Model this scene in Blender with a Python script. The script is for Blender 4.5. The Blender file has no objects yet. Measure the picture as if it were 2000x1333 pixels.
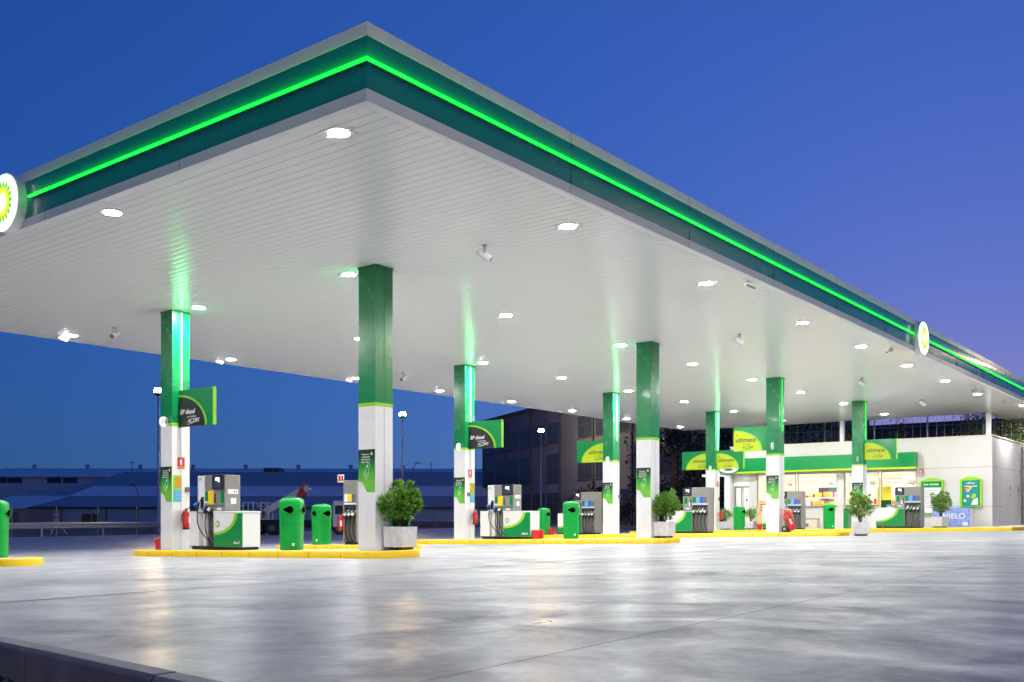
import bpy, bmesh, math, random
from math import sin, cos, pi, radians
R = random.Random(7)
SC = bpy.context.scene
COL = SC.collection
# ------------------------------------------------------------------ survey of the place
# x runs along the long canopy front, y into the forecourt, camera stands at the origin, canopy soffit 6 m up
FL, HOR, CAMH, TH, H = 1919.5, 1009.3, 0.8408, 0.6612, 6.0
S_, C_ = sin(TH), cos(TH)
def clamp(a, lo, hi): return max(lo, min(hi, a))
def zg(u, v):                       # forecourt falls 2 % away from the shop side, then levels out
    return .005*(clamp(u, -10, 90)-14) - .0193*(clamp(v, -12, 38)-14.4)
def on_u(px, U):                    # y of the sight line px on the line x = U
    a = (px-1000)/FL; return U*(S_-a*C_)/(C_+a*S_)
def on_v(px, V):
    a = (px-1000)/FL; return V*(C_+a*S_)/(S_-a*C_)
def dep(u, v): return u*C_+v*S_
def zat(py, u, v): return CAMH+(HOR-py)/FL*dep(u, v)
def far(px, d):                     # point at depth d on the sight line px
    X = (px-1000)/FL*d; return X*S_+d*C_, -X*C_+d*S_
FRONTAL = TH-pi/2                   # heading that faces back to the road
FACE_U = -pi/2                      # local x to the right along -y, local -y faces -x
# ------------------------------------------------------------------ materials
def new_mat(name):
    m = bpy.data.materials.new(name); m.use_nodes = True
    nt = m.node_tree; return m, nt, nt.nodes['Principled BSDF']
def mat(name, col, rough=.5, metal=0, coat=0, var=0.0, scale=6, bump=0, bscale=40, emit=None, estr=0, spec=.5, dirt=0):
    m, nt, b = new_mat(name)
    b.inputs['Base Color'].default_value = (*col, 1); b.inputs['Roughness'].default_value = rough
    b.inputs['Metallic'].default_value = metal; b.inputs['Coat Weight'].default_value = coat
    b.inputs['Coat Roughness'].default_value = .08; b.inputs['Specular IOR Level'].default_value = spec
    if emit: b.inputs['Emission Color'].default_value = (*emit, 1); b.inputs['Emission Strength'].default_value = estr
    if var or bump or dirt:
        tc = nt.nodes.new('ShaderNodeTexCoord')
        n = nt.nodes.new('ShaderNodeTexNoise'); n.inputs['Scale'].default_value = scale; n.inputs['Detail'].default_value = 5
        nt.links.new(tc.outputs['Object'], n.inputs['Vector'])
    if var:
        mr = nt.nodes.new('ShaderNodeMapRange'); mr.inputs['From Min'].default_value = .3; mr.inputs['From Max'].default_value = .7
        mr.inputs['To Min'].default_value = 1-var; mr.inputs['To Max'].default_value = 1+var
        mx = nt.nodes.new('ShaderNodeMix'); mx.data_type = 'RGBA'; mx.blend_type = 'MULTIPLY'; mx.inputs['Factor'].default_value = 1
        mx.inputs['A'].default_value = (*col, 1)
        nt.links.new(n.outputs['Fac'], mr.inputs['Value']); nt.links.new(mr.outputs['Result'], mx.inputs['B'])
        nt.links.new(mx.outputs['Result'], b.inputs['Base Color'])
        mr2 = nt.nodes.new('ShaderNodeMapRange'); mr2.inputs['To Min'].default_value = rough*.7; mr2.inputs['To Max'].default_value = min(1, rough*1.3)
        nt.links.new(n.outputs['Fac'], mr2.inputs['Value']); nt.links.new(mr2.outputs['Result'], b.inputs['Roughness'])
    if bump:
        n2 = nt.nodes.new('ShaderNodeTexNoise'); n2.inputs['Scale'].default_value = bscale; n2.inputs['Detail'].default_value = 4
        bp = nt.nodes.new('ShaderNodeBump'); bp.inputs['Strength'].default_value = bump; bp.inputs['Distance'].default_value = .02
        nt.links.new(tc.outputs['Object'], n2.inputs['Vector']); nt.links.new(n2.outputs['Fac'], bp.inputs['Height'])
        nt.links.new(bp.outputs['Normal'], b.inputs['Normal'])
    return m
EXPO = 2.45
K_ = 2**-EXPO            # the photograph is a long dusk exposure; lamp strengths are given for exposure 0
def emis(name, col, strength):
    strength *= K_
    m, nt, b = new_mat(name); b.inputs['Base Color'].default_value = (*[min(1, c) for c in col], 1)
    b.inputs['Emission Color'].default_value = (*col, 1); b.inputs['Emission Strength'].default_value = strength
    return m
M = {}
M['white'] = mat('white_panel', (.86, .86, .87), .32, var=.03, scale=3)
M['colwhite'] = mat('white_cladding', (.73, .73, .74), .34, var=.05, scale=2.5)
M['whitegloss'] = mat('white_gloss', (.78, .78, .78), .2, coat=.3)
M['soffit'] = mat('soffit_slats', (.92, .92, .91), .17, spec=.42)
M['greenface'] = mat('green_fascia', (.011, .28, .24), .26, coat=.25, var=.06, scale=.8)
M['colgreen'] = mat('green_cladding', (.001, .21, .06), .26, coat=.12, var=.05, scale=2)
M['lime'] = mat('lime', (.26, .60, .02), .3)
M['yellowlime'] = mat('yellow_lime', (.48, .62, .008), .35)
M['signgreen'] = mat('sign_green', (.004, .25, .06), .25, coat=.3)
M['bingreen'] = mat('bin_green', (.001, .33, .045), .38, coat=.12, spec=.3, var=.06, scale=5, bump=.04, bscale=60)
M['black'] = mat('black_plastic', (.012, .012, .013), .4)
M['dark'] = mat('dark_hole', (.003, .004, .003), .9, spec=0)
M['signblack'] = mat('sign_black', (.015, .017, .016), .35)
M['rubber'] = mat('rubber_hose', (.012, .012, .012), .45)
M['grey'] = mat('grey_cabinet', (.28, .27, .245), .38, metal=.25, var=.04, scale=6)
M['greydark'] = mat('grey_cabinet_dark', (.15, .15, .145), .4, metal=.2)
M['steel'] = mat('brushed_steel', (.5, .5, .5), .3, metal=.9)
M['galv'] = mat('galvanised', (.5, .5, .52), .42, metal=.75, var=.12, scale=4)
M['red'] = mat('red_enamel', (.50, .012, .014), .3, coat=.4)
M['redplastic'] = mat('red_plastic', (.62, .012, .02), .4)
M['signred'] = mat('sign_red', (.60, .03, .02), .5)
M['yellow'] = mat('yellow_label', (.80, .62, .01), .4)
M['kerbyellow'] = mat('yellow_kerb_paint', (.80, .52, .006), .55, var=.07, scale=3, bump=.15, bscale=50)
def kerb_paint():
    m = mat('yellow_kerb_paint', (.88, .58, .004), .5, var=.06, scale=3, bump=.15, bscale=50); nt = m.node_tree; b = nt.nodes['Principled BSDF']; L = nt.links.new; N = nt.nodes.new
    src = b.inputs['Base Color'].links[0].from_socket; tc = N('ShaderNodeTexCoord'); mp = N('ShaderNodeMapping'); mp.inputs['Scale'].default_value = (1, 1, 3.5); n = N('ShaderNodeTexNoise'); n.inputs['Scale'].default_value = 2.6; n.inputs['Detail'].default_value = 8; n.inputs['Roughness'].default_value = .7
    L(tc.outputs['Object'], mp.inputs['Vector']); L(mp.outputs['Vector'], n.inputs['Vector']); mr = N('ShaderNodeMapRange'); mr.inputs['From Min'].default_value = .60; mr.inputs['From Max'].default_value = .70; mr.inputs['To Max'].default_value = .7
    L(n.outputs['Fac'], mr.inputs['Value']); mx = N('ShaderNodeMix'); mx.data_type = 'RGBA'; L(mr.outputs['Result'], mx.inputs['Factor']); L(src, mx.inputs['A']); mx.inputs['B'].default_value = (.22, .17, .08, 1); L(mx.outputs['Result'], b.inputs['Base Color']); return m
M['kerbyellow'] = kerb_paint()
M['orange'] = mat('orange_print', (.75, .20, .02), .5)
M['cyan'] = mat('cyan_print', (.05, .42, .50), .5)
M['blue'] = mat('blue_cover', (.02, .10, .62), .35)
M['navy'] = mat('navy_hood', (.02, .025, .06), .4)
M['lightblue'] = mat('light_blue_label', (.16, .38, .75), .4)
M['paper'] = mat('paper', (.78, .78, .80), .6)
M['cream'] = mat('cream', (.70, .60, .46), .6)
M['tan'] = mat('tan_board', (.60, .38, .18), .6, var=.1)
M['ink'] = mat('dark_ink', (.03, .05, .03), .6)
M['whiteprint'] = mat('white_print', (.8, .8, .8), .5)
M['screen'] = mat('screen_dark', (.05, .07, .10), .2)
M['screenlit'] = emis('screen_lit', (.75, .88, 1.0), 1.6)
M['islandtop'] = mat('island_concrete', (.42, .42, .41), .5, var=.12, scale=3, bump=.1)
M['planter'] = mat('planter_concrete', (.62, .61, .60), .75, var=.12, scale=7, bump=.25, bscale=30)
M['wood'] = mat('wood_feet', (.16, .09, .04), .7)
M['soil'] = mat('soil', (.03, .022, .016), .95, bump=.5)
M['bark'] = mat('bark', (.07, .05, .035), .9, var=.2, bump=.4)
M['lampglass'] = emis('downlight_glass', (1, .985, .95), 1340)
M['ledstrip'] = emis('green_led', (.002, 1, .012), 9)
M['ledcol'] = emis('green_led_column', (.30, 1, .42), 6.0)
M['ledcol2'] = emis('green_led_column_front', (.01, 1, .08), 2.2)
M['sodium'] = emis('street_lamp_glass', (1, .74, .42), 1100)
M['shoplamp'] = emis('shop_lamp', (1, .95, .87), 140)
M['logoglow'] = emis('lit_sign_face', (1, 1, .97), 2.4)
M['logoyellow'] = emis('lit_sign_yellow', (1, .86, .06), 1.6)
M['logolime'] = emis('lit_sign_lime', (.45, .85, .04), 1.4)
M['logogreen'] = emis('lit_sign_green', (.14, .55, .05), 1.1)
M['wall'] = mat('shop_render', (.64, .615, .59), .6, var=.04, scale=1.5, bump=.05)
M['shopin'] = mat('shop_interior_paint', (.72, .64, .54), .7)
M['tile'] = mat('shop_floor', (.5, .47, .42), .3)
M['alu'] = mat('aluminium_frame', (.35, .33, .31), .4, metal=.6)
M['whblue'] = mat('blue_sheeting', (.05, .24, .65), .6, var=.12, scale=.4)
M['whroof'] = mat('blue_roofing', (.035, .10, .21), .6, var=.15, scale=.2)
M['whlight'] = mat('translucent_roof_sheet', (.85, .80, .78), .6, var=.1, scale=.4)
M['navywall'] = mat('navy_sheet', (.02, .035, .07), .6, var=.15, scale=.5)
M['conc'] = mat('old_concrete', (.17, .175, .235), .85, var=.2, scale=.35)
M['concdark'] = mat('old_concrete_dark', (.09, .085, .11), .85, var=.2, scale=.35)
M['glassdark'] = mat('dark_window', (.05, .06, .085), .15)
M['boomred'] = mat('boom_red', (.62, .06, .04), .4)
M['truckwhite'] = mat('truck_white', (.82, .80, .78), .4, var=.06)
M['kerb'] = mat('grey_kerbstone', (.20, .20, .215), .75, var=.18, scale=4, bump=.35, bscale=35)
M['brown'] = mat('brown_goods', (.22, .10, .04), .6)
def leafmat(name, a, b_, rough=.33):
    m, nt, b = new_mat(name)
    oi = nt.nodes.new('ShaderNodeNewGeometry'); rp = nt.nodes.new('ShaderNodeValToRGB')
    rp.color_ramp.elements[0].color = (*a, 1); rp.color_ramp.elements[1].color = (*b_, 1)
    nt.links.new(oi.outputs['Random Per Island'], rp.inputs['Fac']); nt.links.new(rp.outputs['Color'], b.inputs['Base Color'])
    b.inputs['Roughness'].default_value = rough
    return m
M['leaf'] = leafmat('shrub_leaf', (.05, .19, .015), (.24, .46, .07))
M['leaf2'] = leafmat('shrub_leaf_light', (.07, .20, .025), (.30, .46, .10))
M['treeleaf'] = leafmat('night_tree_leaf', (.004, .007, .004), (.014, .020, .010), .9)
M['vineleaf'] = leafmat('vine_leaf', (.04, .08, .018), (.24, .30, .07))
M['wrap'] = mat('green_wrap', (.01, .33, .09), .45)
# polished concrete of the forecourt
def concrete():
    m, nt, b = new_mat('polished_concrete'); L = nt.links.new; N = nt.nodes.new
    tc = N('ShaderNodeTexCoord')
    def noise(sc, det, ro=.55, dist=0, vec=None):
        n = N('ShaderNodeTexNoise'); n.inputs['Scale'].default_value = sc; n.inputs['Detail'].default_value = det
        n.inputs['Roughness'].default_value = ro; n.inputs['Distortion'].default_value = dist
        L(vec or tc.outputs['Object'], n.inputs['Vector']); return n
    mp = N('ShaderNodeMapping'); mp.inputs['Rotation'].default_value = (0, 0, .35); mp.inputs['Scale'].default_value = (1, .8, 1)
    L(tc.outputs['Object'], mp.inputs['Vector'])
    big = noise(.3, 4, .55, .8); mid = noise(1.25, 8, .66, .8, mp.outputs['Vector']); fine = noise(14, 5, .65)
    a = N('ShaderNodeMath'); a.operation = 'MULTIPLY'; L(big.outputs['Fac'], a.inputs[0]); L(mid.outputs['Fac'], a.inputs[1])
    rp = N('ShaderNodeValToRGB'); e = rp.color_ramp.elements
    e[0].position = .33; e[0].color = (.235, .235, .25, 1); e[1].position = .64; e[1].color = (.395, .395, .405, 1)
    av = N('ShaderNodeMath'); av.operation = 'MULTIPLY_ADD'; av.inputs[1].default_value = .45; L(big.outputs['Fac'], av.inputs[0])
    a2 = N('ShaderNodeMath'); a2.operation = 'MULTIPLY'; a2.inputs[1].default_value = .55; L(mid.outputs['Fac'], a2.inputs[0]); L(a2.outputs[0], av.inputs[2])
    L(av.outputs[0], rp.inputs['Fac'])
    fr = N('ShaderNodeMapRange'); fr.inputs['From Min'].default_value = .25; fr.inputs['From Max'].default_value = .75
    fr.inputs['To Min'].default_value = .84; fr.inputs['To Max'].default_value = 1.12; L(fine.outputs['Fac'], fr.inputs['Value'])
    mx = N('ShaderNodeMix'); mx.data_type = 'RGBA'; mx.blend_type = 'MULTIPLY'; mx.inputs['Factor'].default_value = 1
    L(rp.outputs['Color'], mx.inputs['A']); L(fr.outputs['Result'], mx.inputs['B'])
    # small dark specks and pits
    vo = N('ShaderNodeTexVoronoi'); vo.inputs['Scale'].default_value = 1.9; L(tc.outputs['Object'], vo.inputs['Vector'])
    lt = N('ShaderNodeMath'); lt.operation = 'LESS_THAN'; lt.inputs[1].default_value = .0025; L(vo.outputs['Distance'], lt.inputs[0])
    mx2 = N('ShaderNodeMix'); mx2.data_type = 'RGBA'; L(lt.outputs[0], mx2.inputs['Factor']); L(mx.outputs['Result'], mx2.inputs['A'])
    mx2.inputs['B'].default_value = (.04, .04, .04, 1); L(mx2.outputs['Result'], b.inputs['Base Color'])
    rr = N('ShaderNodeMapRange'); rr.inputs['From Min'].default_value = .3; rr.inputs['From Max'].default_value = .7
    rr.inputs['To Min'].default_value = .48; rr.inputs['To Max'].default_value = .26; L(mid.outputs['Fac'], rr.inputs['Value'])
    L(rr.outputs['Result'], b.inputs['Roughness'])
    bp = N('ShaderNodeBump'); bp.inputs['Strength'].default_value = .12; bp.inputs['Distance'].default_value = .012
    ad = N('ShaderNodeMath'); ad.operation = 'MULTIPLY_ADD'; ad.inputs[1].default_value = .12; L(fine.outputs['Fac'], ad.inputs[0]); L(mid.outputs['Fac'], ad.inputs[2])
    L(ad.outputs[0], bp.inputs['Height']); L(bp.outputs['Normal'], b.inputs['Normal'])
    sl = N('ShaderNodeMapRange'); sl.inputs['From Min'].default_value = .38; sl.inputs['From Max'].default_value = .60; sl.inputs['To Min'].default_value = .015; sl.inputs['To Max'].default_value = .10
    L(av.outputs[0], sl.inputs['Value']); L(sl.outputs['Result'], b.inputs['Specular IOR Level'])
    return m
M['forecourt'] = concrete()
M['ground'] = mat('bare_ground', (.055, .052, .055), .95, var=.3, scale=1.2, bump=.8, bscale=9)
def glass():
    m, nt, b = new_mat('clear_glass'); nt.nodes.remove(b); out = nt.nodes['Material Output']
    t = nt.nodes.new('ShaderNodeBsdfTransparent'); g = nt.nodes.new('ShaderNodeBsdfGlossy'); g.inputs['Roughness'].default_value = .03
    t.inputs['Color'].default_value = (.93, .96, .94, 1)
    f = nt.nodes.new('ShaderNodeFresnel'); f.inputs['IOR'].default_value = 1.45; mx = nt.nodes.new('ShaderNodeMixShader')
    nt.links.new(f.outputs['Fac'], mx.inputs['Fac']); nt.links.new(t.outputs[0], mx.inputs[1]); nt.links.new(g.outputs[0], mx.inputs[2])
    nt.links.new(mx.outputs[0], out.inputs['Surface']); return m
M['glass'] = glass()
def banner_mat():
    m, nt, b = new_mat('backlit_banner'); out = nt.nodes['Material Output']; t = nt.nodes.new('ShaderNodeBsdfTranslucent'); t.inputs['Color'].default_value = (.85, .84, .80, 1)
    b.inputs['Base Color'].default_value = (.8, .8, .78, 1); mx = nt.nodes.new('ShaderNodeMixShader'); mx.inputs['Fac'].default_value = .6
    nt.links.new(b.outputs[0], mx.inputs[1]); nt.links.new(t.outputs[0], mx.inputs[2]); nt.links.new(mx.outputs[0], out.inputs['Surface']); return m
M['banner'] = banner_mat()
def poster_mat():                   # printed sheet: near black at the top running into bright green
    m, nt, b = new_mat('rocket_poster_print')
    tc = nt.nodes.new('ShaderNodeTexCoord'); sx = nt.nodes.new('ShaderNodeSeparateXYZ'); rp = nt.nodes.new('ShaderNodeValToRGB')
    nt.links.new(tc.outputs['Object'], sx.inputs[0]); nt.links.new(sx.outputs['Z'], rp.inputs['Fac'])
    e = rp.color_ramp.elements; e[0].position = .22; e[0].color = (.16, .50, .05, 1); e[1].position = .72; e[1].color = (.012, .04, .02, 1)
    x = e.new(.48); x.color = (.03, .33, .03, 1)
    nt.links.new(rp.outputs['Color'], b.inputs['Base Color']); b.inputs['Roughness'].default_value = .35; return m
M['poster'] = poster_mat()
def ice_mat():
    m, nt, b = new_mat('ice_print'); tc = nt.nodes.new('ShaderNodeTexCoord'); vo = nt.nodes.new('ShaderNodeTexVoronoi'); vo.inputs['Scale'].default_value = 7
    rp = nt.nodes.new('ShaderNodeValToRGB'); rp.color_ramp.elements[0].color = (.36, .44, .78, 1); rp.color_ramp.elements[1].color = (.13, .22, .62, 1)
    nt.links.new(tc.outputs['Object'], vo.inputs['Vector']); nt.links.new(vo.outputs['Distance'], rp.inputs['Fac']); nt.links.new(rp.outputs['Color'], b.inputs['Base Color']); return m
M['ice'] = ice_mat()
def ribbed(name, col, per):
    m, nt, b = new_mat(name); tc = nt.nodes.new('ShaderNodeTexCoord'); w = nt.nodes.new('ShaderNodeTexWave'); w.inputs['Scale'].default_value = per
    w.inputs['Distortion'].default_value = 0; bp = nt.nodes.new('ShaderNodeBump'); bp.inputs['Strength'].default_value = .6; bp.inputs['Distance'].default_value = .04
    n = nt.nodes.new('ShaderNodeTexNoise'); n.inputs['Scale'].default_value = .35; n.inputs['Detail'].default_value = 6
    mr = nt.nodes.new('ShaderNodeMapRange'); mr.inputs['To Min'].default_value = .7; mr.inputs['To Max'].default_value = 1.3
    mx = nt.nodes.new('ShaderNodeMix'); mx.data_type = 'RGBA'; mx.blend_type = 'MULTIPLY'; mx.inputs['Factor'].default_value = 1; mx.inputs['A'].default_value = (*col, 1)
    nt.links.new(tc.outputs['Object'], w.inputs['Vector']); nt.links.new(w.outputs['Fac'], bp.inputs['Height']); nt.links.new(bp.outputs['Normal'], b.inputs['Normal'])
    nt.links.new(tc.outputs['Object'], n.inputs['Vector']); nt.links.new(n.outputs['Fac'], mr.inputs['Value']); nt.links.new(mr.outputs['Result'], mx.inputs['B']); nt.links.new(mx.outputs['Result'], b.inputs['Base Color'])
    b.inputs['Roughness'].default_value = .55; return m
M['ribblue'] = ribbed('ribbed_blue_sheet', (.22, .42, .72), 1.6)
M['ribgrey'] = ribbed('ribbed_grey_sheet', (.80, .72, .72), 1.2)
M['ribroof'] = ribbed('ribbed_roof_sheet', (.30, .33, .34), 1.0)
# ------------------------------------------------------------------ mesh helpers
class MB:
    def __init__(s): s.v = []; s.f = []; s.m = []
    def add(s, vs, fs, m=0):
        o = len(s.v); s.v += [tuple(p) for p in vs]; s.f += [tuple(i+o for i in f) for f in fs]; s.m += [m]*len(fs); return s
    def box(s, x0, x1, y0, y1, z0, z1, m=0):
        return s.add([(x0,y0,z0),(x1,y0,z0),(x1,y1,z0),(x0,y1,z0),(x0,y0,z1),(x1,y0,z1),(x1,y1,z1),(x0,y1,z1)],
                     [(0,3,2,1),(4,5,6,7),(0,1,5,4),(1,2,6,5),(2,3,7,6),(3,0,4,7)], m)
    def prism(s, pts, ax, a0, a1, m=0):
        n = len(pts)
        def P(p, a): return (p[0], a, p[1]) if ax == 'y' else ((p[0], p[1], a) if ax == 'z' else (a, p[0], p[1]))
        return s.add([P(p, a0) for p in pts]+[P(p, a1) for p in pts],
                     [tuple(range(n))[::-1], tuple(range(n, 2*n))]+[(i, (i+1) % n, n+(i+1) % n, n+i) for i in range(n)], m)
    def tube(s, path, r, n=8, m=0):
        rs = r if isinstance(r, (list, tuple)) else [r]*len(path)
        vs = []; fs = []; k = len(path); up = None
        from mathutils import Vector
        pts = [Vector(p) for p in path]
        for i, p in enumerate(pts):
            d = (pts[min(i+1, k-1)]-pts[max(i-1, 0)]).normalized()
            if up is None:
                up = Vector((0, 0, 1)) if abs(d.z) < .9 else Vector((1, 0, 0))
            x = up.cross(d).normalized(); up = d.cross(x).normalized()
            for j in range(n):
                a = 2*pi*j/n; vs.append(p+x*cos(a)*rs[i]+up*sin(a)*rs[i])
        for i in range(k-1):
            for j in range(n): fs.append((i*n+j, i*n+(j+1) % n, (i+1)*n+(j+1) % n, (i+1)*n+j))
        fs.append(tuple(range(n))[::-1]); fs.append(tuple(range((k-1)*n, k*n)))
        return s.add(vs, fs, m)
    def lathe(s, prof, c=(0, 0, 0), n=20, m=0, ax='z', shape=None):
        vs = []; fs = []
        for r, z in prof:
            for j in range(n):
                a = 2*pi*j/n; k = shape(a) if shape else 1
                x, y = r*k*cos(a), r*k*sin(a)
                vs.append((c[0]+x, c[1]+y, c[2]+z) if ax == 'z' else ((c[0]+x, c[1]+z, c[2]+y) if ax == 'y' else (c[0]+z, c[1]+x, c[2]+y)))
        for i in range(len(prof)-1):
            for j in range(n): fs.append((i*n+j, i*n+(j+1) % n, (i+1)*n+(j+1) % n, (i+1)*n+j))
        fs.append(tuple(range(n))[::-1]); fs.append(tuple(range((len(prof)-1)*n, len(prof)*n)))
        return s.add(vs, fs, m)
    def face(s, pts, m=0): return s.add(pts, [tuple(range(len(pts)))], m)
    def build(s, name, mats, parent=None, smooth=False, bevel=0, at=(0, 0, 0), recalc=True):
        me = bpy.data.meshes.new(name)
        me.from_pydata([(x-at[0], y-at[1], z-at[2]) for x, y, z in s.v], [], s.f)
        for k in (mats if isinstance(mats, (list, tuple)) else [mats]): me.materials.append(M[k] if isinstance(k, str) else k)
        me.polygons.foreach_set('material_index', s.m)
        if recalc:
            bm = bmesh.new(); bm.from_mesh(me); bmesh.ops.recalc_face_normals(bm, faces=bm.faces); bm.to_mesh(me); bm.free()
        if smooth: me.shade_smooth(); 
        o = bpy.data.objects.new(name, me); COL.objects.link(o)
        if smooth == 'auto':
            me.set_sharp_from_angle(angle=radians(35))
        if parent: o.parent = parent
        if bevel:
            b = o.modifiers.new('edge', 'BEVEL'); b.width = bevel; b.segments = 2; b.limit_method = 'ANGLE'; b.harden_normals = False
        return o
def tag(o, label=None, cat=None, group=None, kind='thing'):
    if label: o['label'] = label
    if cat: o['category'] = cat
    if group: o['group'] = group
    o['kind'] = kind
    return o
def thing(name, label, cat, loc, rz=0, group=None):
    o = bpy.data.objects.new(name, None); COL.objects.link(o); o.location = loc; o.rotation_euler = (0, 0, rz)
    o.empty_display_size = .2
    return tag(o, label, cat, group)
def copy_tree(o, parent=None):
    c = o.copy(); COL.objects.link(c)
    if parent: c.parent = parent
    for ch in list(o.children): copy_tree(ch, c)
    return c
def put(proto, label, loc, rz=None):
    if not proto.get('placed'): o = proto; proto['placed'] = 1
    else: o = copy_tree(proto)
    o.location = loc; o['label'] = label
    if rz is not None: o.rotation_euler = (0, 0, rz)
    return o
def text(name, s, size, loc, m, parent=None, shear=0, bold=0, rx=pi/2, rz=0, align='LEFT', sx=1):
    cu = bpy.data.curves.new(name, 'FONT'); cu.body = s; cu.size = size; cu.shear = shear; cu.offset = bold*size; cu.extrude = .0015
    cu.align_x = align; cu.align_y = 'CENTER'; cu.resolution_u = 3; cu.materials.append(M[m])
    f = bpy.data.objects.new(name, cu); me = bpy.data.meshes.new_from_object(f); bpy.data.objects.remove(f); me.name = name
    o = bpy.data.objects.new(name, me); COL.objects.link(o); o.location = loc; o.rotation_euler = (rx, 0, rz); o.scale = (sx, 1, 1)
    if parent: o.parent = parent
    return o
def arc_pts(cx, cz, rx, rz, a0, a1, n=18): return [(cx+rx*cos(a0+(a1-a0)*i/n), cz+rz*sin(a0+(a1-a0)*i/n)) for i in range(n+1)]
def sweep(mb, path, prof, closed=True, m=0):
    # profile points (outward offset, z) swept round a plan path that runs anticlockwise
    n = len(path); rings = []
    for i, p in enumerate(path):
        def nrm(a, b):
            d = (b[0]-a[0], b[1]-a[1]); l = math.hypot(*d); return (d[1]/l, -d[0]/l)
        n0 = nrm(path[i-1], p) if (closed or i > 0) else None
        n1 = nrm(p, path[(i+1) % n]) if (closed or i < n-1) else None
        n0 = n0 or n1; n1 = n1 or n0
        k = 1+n0[0]*n1[0]+n0[1]*n1[1]; mx = ((n0[0]+n1[0])/k, (n0[1]+n1[1])/k)
        rings.append([(p[0]+mx[0]*o, p[1]+mx[1]*o, z) for o, z in prof])
    vs = [q for r in rings for q in r]; q = len(prof); fs = []
    for i in range(n if closed else n-1):
        j = (i+1) % n
        for k in range(q-1): fs.append((i*q+k, j*q+k, j*q+k+1, i*q+k+1))
    mb.add(vs, fs, m)
# ------------------------------------------------------------------ ground
EDGE = lambda v: 2.48+.133*(v-3.44)            # inner line of the kerb at the near edge of the slab
def sheet(us, vs, fz):
    mb = MB(); pts = [(u, v, fz(u, v)) for u in us for v in vs]; n = len(vs)
    mb.add(pts, [(i*n+j, (i+1)*n+j, (i+1)*n+j+1, i*n+j+1) for i in range(len(us)-1) for j in range(n-1)]); return mb
g = sheet([-900, -300, -100, -40, -10, 0, 10, 30, 60, 90, 150, 400, 900], [-900, -200, -60, -12, 0, 12, 25, 38, 60, 100, 300, 900],
          lambda u, v: zg(u, v)-.22)
tag(g.build('ground', 'ground'), kind='structure')
mb = MB(); vs = [-12, -6, 0, 3, 6, 9, 12, 20, 28, 38, 48, 58.5]
ss = [0, .1, .25, .45, .7, 1]
pts = [(EDGE(v)+t*(92-EDGE(v)), v, zg(EDGE(v)+t*(92-EDGE(v)), v)) for t in ss for v in vs]; n = len(vs)
mb.add(pts, [(i*n+j, (i+1)*n+j, (i+1)*n+j+1, i*n+j+1) for i in range(len(ss)-1) for j in range(n-1)])
tag(mb.build('forecourt', 'forecourt'), kind='structure')
# saw cuts in the slab
mb = MB()
def cut(p, q, w, m=0, lift=.004):
    dx, dy = q[0]-p[0], q[1]-p[1]; l = math.hypot(dx, dy); nx, ny = -dy/l*w/2, dx/l*w/2; k = max(1, int(l/3)); V = []; F = []
    for i in range(k+1):
        t = i/k; x, y = p[0]+dx*t, p[1]+dy*t
        for s in (1, -1): V.append((x+nx*s, y+ny*s, zg(x+nx*s, y+ny*s)+lift))
        if i: F.append((2*i-2, 2*i-1, 2*i+1, 2*i))
    mb.add(V, F, m)
cut((3.35, 9.2), (60, 9.95), .05); cut((3.35, 9.14), (60, 9.89), .012, 1, .006)
cut((2.55, 2.72), (60, 4.3), .009, 1)
for uu in (22.6, 48): cut((uu, -10), (uu, 9.1), .012, 1)
for uu in (11.7, 17, 22.6, 30.3, 39.8): cut((uu, 9.5), (uu+.1, 36), .012, 1)
M['jointfill'] = mat('joint_filler', (.20, .19, .185), .8, var=.25, scale=9)
M['cutline'] = mat('saw_cut', (.13, .13, .135), .9)
tag(mb.build('joint_lines', ['jointfill', 'cutline']), kind='structure')
# kerb along the near edge, laid in one metre stones
mb = MB(); v0 = -7.0; i = 0
while v0 < 40:
    v1 = v0+1.55; g_ = .006
    def q(v, o, dz): return (EDGE(v)-o, v, zg(EDGE(v), v)+dz)
    a, b = v0+g_, v1-g_; j = (R.random()-.5)*.006
    V = [q(a, .004, -.35), q(b, .004, -.35), q(b, .135, -.35), q(a, .135, -.35), q(a, .004, .008+j), q(b, .004, .008+j), q(b, .115, .008+j), q(a, .115, .008+j), q(a, .135, -.015), q(b, .135, -.015)]
    mb.add(V, [(0,1,5,4), (4,5,6,7), (7,6,9,8), (8,9,2,3), (0,4,7,8,3), (1,2,9,6,5)])
    v0 = v1
tag(mb.build('kerb', 'kerb', bevel=.006), kind='structure')
# loose stones outside the kerb
mb = MB()
for i in range(2600):
    v = R.uniform(2.6, 11); o = .2+abs(R.gauss(0, .55)); u = EDGE(v)-o; r = R.uniform(.008, .03)*(1.6 if R.random() < .08 else 1)
    z = zg(u, v)-.22+r*.3+.05*math.exp(-o*2); vs = []
    for dx, dy, dz in ((1,0,0),(-1,0,0),(0,1,0),(0,-1,0),(0,0,1),(0,0,-1)): 
        k = r*R.uniform(.6, 1.3); vs.append((u+dx*k+R.uniform(-.3,.3)*r, v+dy*k+R.uniform(-.3,.3)*r, z+dz*k*.8))
    mb.add(vs, [(0,2,4),(2,1,4),(1,3,4),(3,0,4),(2,0,5),(1,2,5),(3,1,5),(0,3,5)])
M['stone'] = leafmat('gravel_stone', (.035, .033, .036), (.13, .12, .125)); 
M['stone'].node_tree.nodes['Principled BSDF'].inputs['Roughness'].default_value = .9
tag(mb.build('gravel', 'stone'), 'loose dark gravel outside the grey kerb', 'gravel', kind='stuff')
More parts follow.
